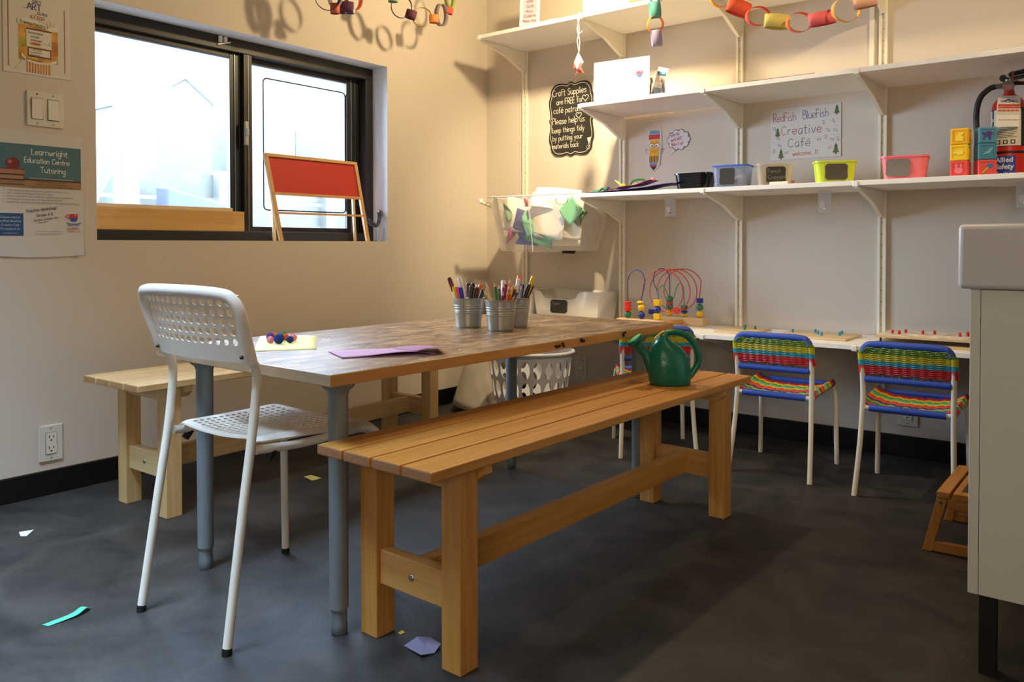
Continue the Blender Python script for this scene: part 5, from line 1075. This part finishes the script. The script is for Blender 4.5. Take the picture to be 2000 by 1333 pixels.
# ------------------------------------------------------------------ floor things in the corner
lb = thing('laundry_basket', 'white plastic laundry basket with oval holes in the corner', 'laundry basket', (.655, -.48, 0), .2)
WB_ = M('#dfe0e6', .4); Hb = .345; Rt, Rb_ = .200, .140
def lf(u, v): a = 2*PI*u; r = Rb_+(Rt-Rb_)*(v**.8); return (r*math.cos(a), r*math.sin(a)*.86, .004+Hb*v)
mb = MB(); cells = []; nc = 22
rows = [(0, .10, 0), (.10, .38, .80), (.38, .66, .80), (.66, .92, .82), (.92, 1.0, 0)]
for v0, v1, hh in rows:
    for k in range(nc):
        if not hh: cells.append((k/nc, v0, (k+1)/nc, v1, 0, 0))
        else: cells.append((k/nc, v0, (k+1)/nc, v1, .74, .84))
mb.perf(lf, cells, WB_, 16); mb.add([lf(k/22, 0) for k in range(22)], [tuple(range(22))[::-1]], WB_); mb.build('body', lb, merge=True, solid=.003, smooth=0)
mb = MB(); mb.tube([V((Rt+.004)*V((math.cos(2*PI*k/60), math.sin(2*PI*k/60)*.86, 0)))+V((0, 0, Hb+.002)) for k in range(60)], .008, WB_, 10, closed=True); mb.build('rim', lb)
mb = MB(); mb.grid(lambda u, v: ((.06+.10*(1-v))*math.cos(PI*1.75*u+2.6), (.06+.10*(1-v))*math.sin(PI*1.75*u+2.6), .36*v+.035*max(0, math.cos(PI*1.75*u-1.2))*(1-v)), 40, 10, M('#bdb4a6', .8)); tagm(mb, 'rolled_board', 'grey beige sheet curled into a cone standing in the corner', 'rolled sheet', loc=(.26, -.335, .001), rotz=.3, solid=.002)
mb = MB(); mb.lathe([(.070, 0), (.072, .018), (.066, .03), (.0, .03)], M('#0c0c0d', .4), 24); tagm(mb, 'black_dish', 'small black round dish on the floor left of the laundry basket', 'dish', loc=(.30, -.36, .0))

# step stool
ss = thing('step_stool', 'small wooden step stool with grip strip beside the white cabinet', 'stool', (2.44, -1.035, 0), .0)
SW, SWX = wood('#c98d47', '#a96f2e', 'Z', 1), wood('#c98d47', '#a96f2e', 'Y', 1)
for sy in (0, 1):
    y = 0 if sy == 0 else .30
    for x0, x1 in ((-.037, -.008),):
        mb = MB(); mb.hexa([(x0, y, 0), (x0+.024, y, 0), (x0+.024, y+.026, 0), (x0, y+.026, 0)], [(x1+.006, y, .150), (x1+.032, y, .150), (x1+.032, y+.026, .150), (x1+.006, y+.026, .150)], SW); mb.build('leg', ss, smooth=0, bevel=.002)
    mb = MB(); mb.hexa([(.33, y, 0), (.356, y, 0), (.356, y+.026, 0), (.33, y+.026, 0)], [(.28, y, .150), (.306, y, .150), (.306, y+.026, .150), (.28, y+.026, .150)], SW); mb.build('leg', ss, smooth=0, bevel=.002)
    mb = MB(); mb.box((-.013, y+.002, 0.002), (.33, y+.022, .028), wood('#c98d47', '#a96f2e', 'X', 1)); mb.build('stretcher', ss, smooth=0, bevel=.002)
    mb = MB(); mb.box((.024, y+.001, .122), (.285, y+.024, .150), wood('#c98d47', '#a96f2e', 'X', 1)); mb.build('stretcher', ss, smooth=0, bevel=.002)
mb = MB(); mb.cyl((.009, -.003, .138), (.009, .0, .138), .0045, CHROME, 12); mb.build('screw', ss)
for k in range(4):
    x0 = (-.002, .037, .130, .219)[k]; x1 = (.030, .123, .212, .300)[k]; mb = MB(); mb.box((x0, -.002, .1505), (x1, .328, .168), SWX); s_ = mb.build('tread', ss, smooth=0, bevel=.002)
    if k == 1: 
        mb = MB(); mb.box((x0+.016, .03, .168), (x0+.045, .29, .1692), M('#38342c', .8)); o = mb.build('grip_strip', s_, smooth=0, bevel=.003); o['label'] = 'dark grip strip'

# white cabinet and its thick counter
kb = thing('white_cabinet', 'white cabinet on black legs at the right edge', 'cabinet', (2.609, -1.67, .154))
KM = M('#e4e0d8', .45)
mb = MB(); mb.box((0, 0, 0), (.0175, .50, .591), KM); mb.build('side_panel', kb, smooth=0, bevel=.001)
mb = MB(); mb.box((.0185, .0, 0), (.60, .018, .590), KM); mb.box((.0185, .018, .01), (.60, .50, .585), M('#6d6b66', .6)); mb.build('body', kb, smooth=0, bevel=.001)
for x, y in ((.019, .005), (.56, .005), (.019, .46), (.56, .46)):
    mb = MB(); mb.box((x, y, -.154), (x+.028, y+.035, 0), M('#16120e', .5)); mb.build('leg', kb, smooth=0)
mb = MB(); mb.box((0, 0, 0), (.75, .56, .124), M('#dedadb', .3)); tagm(mb, 'counter_top', 'thick white rounded countertop slab at the right edge', 'countertop', loc=(2.590, -1.690, .7455), smooth=30, bevel=.010, bseg=4)

# ------------------------------------------------------------------ table things
ZT = TZ
def bucket(label, x, y, rz):
    t = thing('metal_bucket', label, 'bucket', (x, y, ZT), rz, 'galvanised pen buckets'); GM = M('#b4b8b4', .36, .65, noise=.15, nscale=18)
    p = [(.037, 0), (.038, .002), (.0385, .003)]
    def rr(z): return .0385+.0095*(z/.092)
    z = .004
    while z < .088:
        r = rr(z)
        for c in (.062, .069, .048, .053): r += .0011*math.exp(-((z-c)/.0016)**2)
        p.append((r, z)); z += .0009
    p += [(.0485, .089), (.0505, .0905), (.0505, .0925), (.0480, .0925), (.0470, .089), (.0378, .004), (0, .004)]
    mb = MB(); mb.lathe(p, GM, 48); b = mb.build('pail', t, smooth=60)
    mb = MB(); mb.tube([((rr(z)+.0006)*math.cos(-1.2), (rr(z)+.0006)*math.sin(-1.2), z) for z in [.004+.084*k/10 for k in range(11)]], .0011, M('#8d8a88', .4, .6), 6); mb.build('seam', b)
    return t
BK_ = [(1.195, -1.522, 'left pen bucket'), (1.340, -1.540, 'front pen bucket'), (1.305, -1.425, 'rear pen bucket')]
bucket('galvanised bucket of markers, leftmost of the three on the table', BK_[0][0], BK_[0][1], 0); bucket('galvanised bucket of pencils, frontmost of the three on the table', BK_[1][0], BK_[1][1], .1); bucket('galvanised bucket of markers behind the other two on the table', BK_[2][0], BK_[2][1], .3)
def pen(kind, c_, cname, b, dx, dy, lean, ln, capc=None):
    bx, by, bn = BK_[b]
    # lean: (ex, ey) offset of the top from the base ; base inside the bucket
    px_, py_ = dx+lean[0]*.085, dy+lean[1]*.085; q_ = math.hypot(px_, py_)
    if q_ > .0395: px_, py_ = px_*.0390/q_, py_*.0390/q_
    dx, dy = px_-lean[0]*.085*1.5, py_-lean[1]*.085*1.5; q_ = math.hypot(dx, dy)
    if q_ > .028: dx, dy = dx*.028/q_, dy*.028/q_
    lean = ((px_-dx)/.085, (py_-dy)/.085)
    base = V((bx+dx, by+dy, ZT+.007)); d = V((lean[0], lean[1], 1)).normalized(); q = d.to_track_quat('Z', 'Y').to_euler()
    ln += .006; where = {0: 'in the left bucket', 1: 'in the front bucket', 2: 'in the rear bucket'}[b]
    if kind == 'marker':
        lab = '%s felt marker %s' % (cname, where); grp = 'felt markers in the buckets'
        mb = MB(); mb.cyl((0, 0, 0), (0, 0, ln-.045),   .0060, M('#e4e0da', .4) if capc is None else M(capc, .4), 12)
        o = tag(mb.build('marker', loc=base, rot=q), lab, 'marker', grp)
        mb = MB(); mb.tube([(0, 0, ln-.045), (0, 0, ln-.004), (0, 0, ln)], [.0071, .0069, .0050], M(c_, .35), 12); mb.build('cap', o)
    else:
        lab = '%s pencil %s' % (cname, where); grp = 'pencils in the buckets'
        mb = MB(); mb.cyl((0, 0, 0), (0, 0, ln-.016), .0045, M(c_, .45), 6)
        o = tag(mb.build('pencil', loc=base, rot=q, smooth=0), lab, 'pencil', grp)
        mb = MB(); mb.tube([(0, 0, ln-.016), (0, 0, ln-.005)], [.0043, .0016], M('#d8b080', .7), 8); mb.tube([(0, 0, ln-.005), (0, 0, ln)], [.0016, .0002], M(c_, .6), 8); mb.build('tip', o)
R2 = (.787, .617); F2 = (-.617, .787)
def cam2(a, b): return (a*R2[0]+b*F2[0], a*R2[1]+b*F2[1])     # a: towards the right of the bucket row, b: away from the front
PENS0 = [('marker', '#6b1f2c', 'maroon', -.020, .0, (-.24, .0), .152), ('marker', '#e9c52c', 'yellow', -.018, -.012, (-.20, -.10), .122), ('marker', '#ef5a96', 'pink', -.014, -.018, (-.15, -.06), .118), ('marker', '#1f37b0', 'blue', -.008, -.022, (-.12, -.04), .115),
         ('marker', '#e9e6e8', 'white', .004, -.018, (-.18, -.02), .148), ('marker', '#5a2430', 'dark maroon', .0, .012, (-.02, .05), .125), ('marker', '#161618', 'black', .006, .014, (.05, .02), .124), ('marker', '#3a3836', 'dark grey', .006, -.006, (.02, -.06), .118), ('marker', '#3d160e', 'dark brown', .014, -.014, (.10, -.06), .115),
         ('marker', '#e8641c', 'orange', .018, .0, (.14, .0), .124), ('marker', '#26221c', 'brown black', .022, -.006, (.20, -.04), .112), ('marker', '#efe6da', 'cream', .012, .006, (.10, .04), .122), ('pencil', '#3a2f42', 'dark violet', .002, .022, (.10, .18), .135)]
for k, c_, n_, a, b, ln_, L_ in PENS0: x, y = cam2(a, b); lx, ly = cam2(*ln_); pen(k, c_, n_, 0, x, y, (lx, ly), L_, c_ if n_ == 'white' else None)
PENS1 = [('pencil', '#c9a02c', 'mustard', -.016, -.012, (-.32, -.06), .125), ('pencil', '#caa476', 'plain wood', -.012, .0, (-.20, .05), .142), ('pencil', '#e3ddd6', 'white', -.004, -.018, (-.30, -.08), .130), ('pencil', '#3f7a3a', 'green', -.006, .010, (-.08, .06), .135), ('pencil', '#2c5a3a', 'dark green', .0, .016, (-.04, .08), .128),
         ('pencil', '#b4233c', 'crimson', .0, -.010, (.06, -.02), .134), ('pencil', '#8a2048', 'wine red', .004, -.020, (.02, -.10), .112), ('marker', '#5f2a84', 'violet', .006, .016, (.04, .10), .126), ('pencil', '#ef8a5c', 'salmon', .010, .006, (.10, .06), .128), ('pencil', '#d9c65c', 'pale yellow', .010, -.006, (.18, .02), .130),
         ('pencil', '#cf3a4c', 'rose red', .006, -.012, (.14, -.02), .128), ('pencil', '#e2701e', 'orange', .016, -.018, (.04, -.08), .115), ('pencil', '#d8641a', 'deep orange', .022, -.014, (.06, -.05), .114), ('pencil', '#26306c', 'navy', .012, -.010, (.34, .0), .130), ('pencil', '#9ab02c', 'lime', .018, -.006, (.38, -.04), .120),
         ('pencil', '#e87a22', 'bright orange', .020, -.014, (.36, -.12), .112), ('marker', '#ece8e6', 'white', .004, .022, (.02, .16), .140), ('marker', '#e86a22', 'orange', .010, .020, (.06, .14), .130), ('pencil', '#6a3a26', 'brown', .018, .012, (.22, .10), .132), ('pencil', '#7a4a5a', 'mauve', .014, .016, (.20, .14), .134)]
for k, c_, n_, a, b, ln_, L_ in PENS1: x, y = cam2(a, b); lx, ly = cam2(*ln_); pen(k, c_, n_, 1, x, y, (lx, ly), L_, c_ if n_ == 'white' else None)
PENS2 = [('marker', '#ece8ec', 'white', .0, -.010, (.06, -.04), .140), ('marker', '#ee7a2c', 'orange', .002, .006, (.06, .04), .150), ('marker', '#1c2a8c', 'dark blue', .008, -.014, (.10, -.06), .124), ('marker', '#201a16', 'black', .012, -.012, (.22, -.04), .128), ('marker', '#ecc81c', 'bright yellow', .014, -.002, (.24, .02), .156), ('marker', '#4a2e20', 'brown', .018, .006, (.30, .06), .130), ('pencil', '#a8a4a0', 'light grey', .004, -.016, (.12, -.10), .126), ('pencil', '#b78a5c', 'light brown', -.010, .004, (-.04, .04), .140)]
for k, c_, n_, a, b, ln_, L_ in PENS2: x, y = cam2(a, b); lx, ly = cam2(*ln_); pen(k, c_, n_, 2, x, y, (lx, ly), L_, c_ if n_ in ('white', 'bright yellow') else None)

mb = MB()
q = [V((1.172, -2.289, 0)), V((1.262, -2.170, 0)), V((1.000, -1.962, 0)), V((.905, -2.085, 0))]
mb.grid(lambda u, v: tuple((q[0].lerp(q[1], u)).lerp(q[3].lerp(q[2], u), v)+V((0, 0, ZT+.0006+.001*math.sin(5*u)*v))), 8, 8, M('#e6e39a', .75)); tagm(mb, 'yellow_paper', 'pale yellow sheet under the pompoms on the table', 'paper', solid=.0006)
for x, y, r, c_, n_ in ((1.073, -2.170, .0105, '#f08c96', 'pink pompom, front left of the little pile'), (1.020, -2.133, .0125, '#6d3f94', 'violet pompom behind the front left pink one'), (1.044, -2.152, .009, '#24307c', 'navy pompom peeking out behind the left pink one'), (1.104, -2.166, .0150, '#1c2f86', 'large dark blue pompom in the middle of the pile'), (1.058, -2.130, .0130, '#1f7a62', 'teal pompom behind the large dark blue one'), (.992, -2.100, .009, '#e8702c', 'small orange pompom at the back left of the pile'),
                        (1.012, -2.084, .0105, '#1f7048', 'green pompom at the back of the pile'), (1.054, -2.108, .0105, '#ee6a2a', 'orange pompom in front of the green one'), (1.110, -2.136, .0105, '#1f2a6c', 'dark blue pompom at the front right of the pile'), (1.084, -2.106, .0115, '#f0909a', 'pink pompom standing apart on the right'), (1.052, -2.084, .0095, '#2b2a70', 'indigo pompom behind the right pink one')):
    pom(x, y, ZT+.0018, r*.85, c_, n_, 'pompoms on the yellow sheet')
# folded purple paper
mb = MB(); A, B_, Cc, D = V((1.325, -2.185, 0)), V((1.440, -2.238, 0)), V((1.560, -2.055, 0)), V((1.430, -2.02, 0))
def pf(u, v):
    p = A.lerp(B_, v).lerp(D.lerp(Cc, v), u); return (p.x, p.y, ZT+.0012+.016*math.sin(PI*min(1, u*1.05))*v*(u**1.5)+.0012)
mb.grid(pf, 20, 6, M('#b88fb0', .75)); E1 = V((1.575, -2.03, 0)); F1 = V((1.48, -1.965, 0))
mb.grid(lambda u, v: tuple(V(pf(.78, v)).lerp(F1.lerp(E1, v)+V((0, 0, ZT+.003+.010*v)), u)+V((0, 0, .004*math.sin(PI*u)+.0008))), 10, 6, M('#a3698c', .75))
mb.grid(lambda u, v: (A.lerp(B_, v).lerp(D.lerp(Cc, v), u*.97).x, A.lerp(B_, v).lerp(D.lerp(Cc, v), u*.97).y, ZT+.0006), 8, 4, M('#8a5f8c', .75))
tagm(mb, 'purple_paper', 'folded lilac purple sheet near the table edge', 'paper', smooth=60, solid=.0005)

# ------------------------------------------------------------------ watering can
wc_ = thing('watering_can', 'green plastic watering can on the front bench', 'watering can', (1.776, -1.288, .4203), math.atan2(.617, .787))
GM_ = M('#0c6c56', .28, bump=.05, bscale=500); k_ = .000337
lv_ = [(690, 314, 636, .040), (684, 302, 646, .045), (665, 293, 650, .047), (600, 282, 652, .049), (540, 278, 648, .050), (500, 279, 640, .049), (450, 286, 628, .046), (410, 295, 606, .043), (370, 308, 572, .039), (335, 322, 522, .034), (300, 343, 470, .029), (265, 368, 450, .025), (245, 385, 448, .021), (238, 395, 440, .015)]
mb = MB(); n = 36; vs = []
for y, xl, xr, dp in lv_:
    cx = ((xl+xr)/2-475)*k_; rx = (xr-xl)/2*k_; z = (690-y)*k_
    for i in range(n): a, b = superl(2*PI*i/n, rx, dp, 2.6); vs.append((cx+a, b, z))
fs = [(j*n+i, j*n+(i+1) % n, (j+1)*n+(i+1) % n, (j+1)*n+i) for j in range(len(lv_)-1) for i in range(n)]+[tuple(range(n))[::-1], tuple((len(lv_)-1)*n+i for i in range(n))]
mb.add(vs, fs, GM_); mb.build('body', wc_, smooth=60)
def P(x, y, d=0): return V(((x-475)*k_, d, (690-y)*k_))
mb = MB(); hp = smoothpts([P(410, 285), P(432, 252), P(480, 237), P(540, 238), P(600, 258), P(655, 300), P(697, 362), P(722, 440), P(720, 505), P(690, 560), P(655, 610), P(615, 650)], 5); mb.tube(hp, [.0085+.0012*min(1, i/30) for i in range(len(hp))], GM_, 16); mb.build('handle', wc_)
mb = MB(); sp = [P(330, 560), P(285, 470), P(262, 425), P(240, 395), P(215, 370), P(190, 340)]; sr = [.022, .0155, .0135, .0125, .0115, .0110]
mb.tube(smoothpts(sp, 3), [sr[min(5, int(i/3))]*(1-(i % 3)/3)+sr[min(5, int(i/3)+1)]*((i % 3)/3) for i in range(16)], GM_, 18)
ax = (P(190, 340)-P(285, 470)).normalized()
for s_ in (.0, .010, .020): c0 = P(245, 408)+ax*s_; mb.tube([c0, c0+ax*.004], .0148, GM_, 18)
hd = P(172, 308); mb.tube([hd-ax*.012, hd-ax*.004, hd+ax*.002, hd+ax*.007], [.011, .0245, .0265, .0245], GM_, 24); mb.tube([hd+ax*.007, hd+ax*.0075], [.0235, .0235], M('#2a9a52', .4), 24); mb.build('spout', wc_, smooth=45)
mb = MB(); mb.tube([P(336, 288, -.012), P(358, 262, -.016), P(385, 240, -.016), P(418, 222, -.010)], .0028, M('#d9b81e', .4), 8); o = mb.build('rim_strip', wc_); o['label'] = 'yellow strip at the filling hole'
mb = MB(); rn = random.Random(3)
for k in range(60):
    a, r = rn.uniform(0, 2*PI), rn.uniform(0, 1)**.5; x, y = 410+58*r*math.cos(a), 470+34*r*math.sin(a)
    mb.sphere(P(x, y, -.0455+.00004*abs(x-410)), .0014, GM_, 6, 4)
for pts in ([(412, 500), (405, 545), (395, 560)], [(412, 500), (420, 550), (436, 562)]): mb.tube([P(x, y, -.0475) for x, y in pts], .0016, GM_, 6)
mb.build('raised_tree_motif', wc_)

# ------------------------------------------------------------------ scraps on the floor
def scrap(label, pts, c_, lift=.0):
    mb = MB(); cx = sum(p[0] for p in pts)/len(pts); cy = sum(p[1] for p in pts)/len(pts)
    mb.add([(p[0]-cx, p[1]-cy, .0012+(lift if i % 2 else 0)) for i, p in enumerate(pts)]+[(0, 0, .0012+lift*.3)], [(i, (i+1) % len(pts), len(pts)) for i in range(len(pts))], M(c_, .75)); return tagm(mb, 'paper_scrap', label, 'paper scrap', 'paper scraps on the floor', loc=(cx, cy, 0), smooth=0, solid=.0006)
scrap('small white paper scrap on the floor at the far left', [(.320, -2.494), (.341, -2.462), (.372, -2.494), (.369, -2.508)], '#e4e4e8', .003)
scrap('small yellow paper scrap on the floor under the table', [(.508, -1.634), (.514, -1.605), (.574, -1.607), (.573, -1.647)], '#c8bc6a')
scrap('tiny yellow square scrap beside the near bench leg', [(1.626, -2.246), (1.624, -2.232), (1.637, -2.234), (1.636, -2.247)], '#c9a82c')
scrap('crumpled lavender paper scrap beside the front bench leg', [(1.676, -2.277), (1.679, -2.241), (1.693, -2.217), (1.739, -2.233), (1.747, -2.261), (1.739, -2.291)], '#837d99', .006)
mb = MB(); gp = smoothpts([(.995, -2.694, .001), (.997, -2.66, .003), (.999, -2.635, .006), (.990, -2.612, .010), (.982, -2.598, .003)], 5)
mb.grid(lambda u, v: tuple(gp[min(len(gp)-1, int(u*(len(gp)-1)+.5))]+V((-.009+.018*v if u < .55 else -.009*.8+.016*v, -.004+.006*v, 0))), len(gp)-1, 1, M('#4fc29a', .6)); tagm(mb, 'paper_scrap', 'curled mint green paper strip on the floor at lower left', 'paper scrap', 'paper scraps on the floor', solid=.0006)
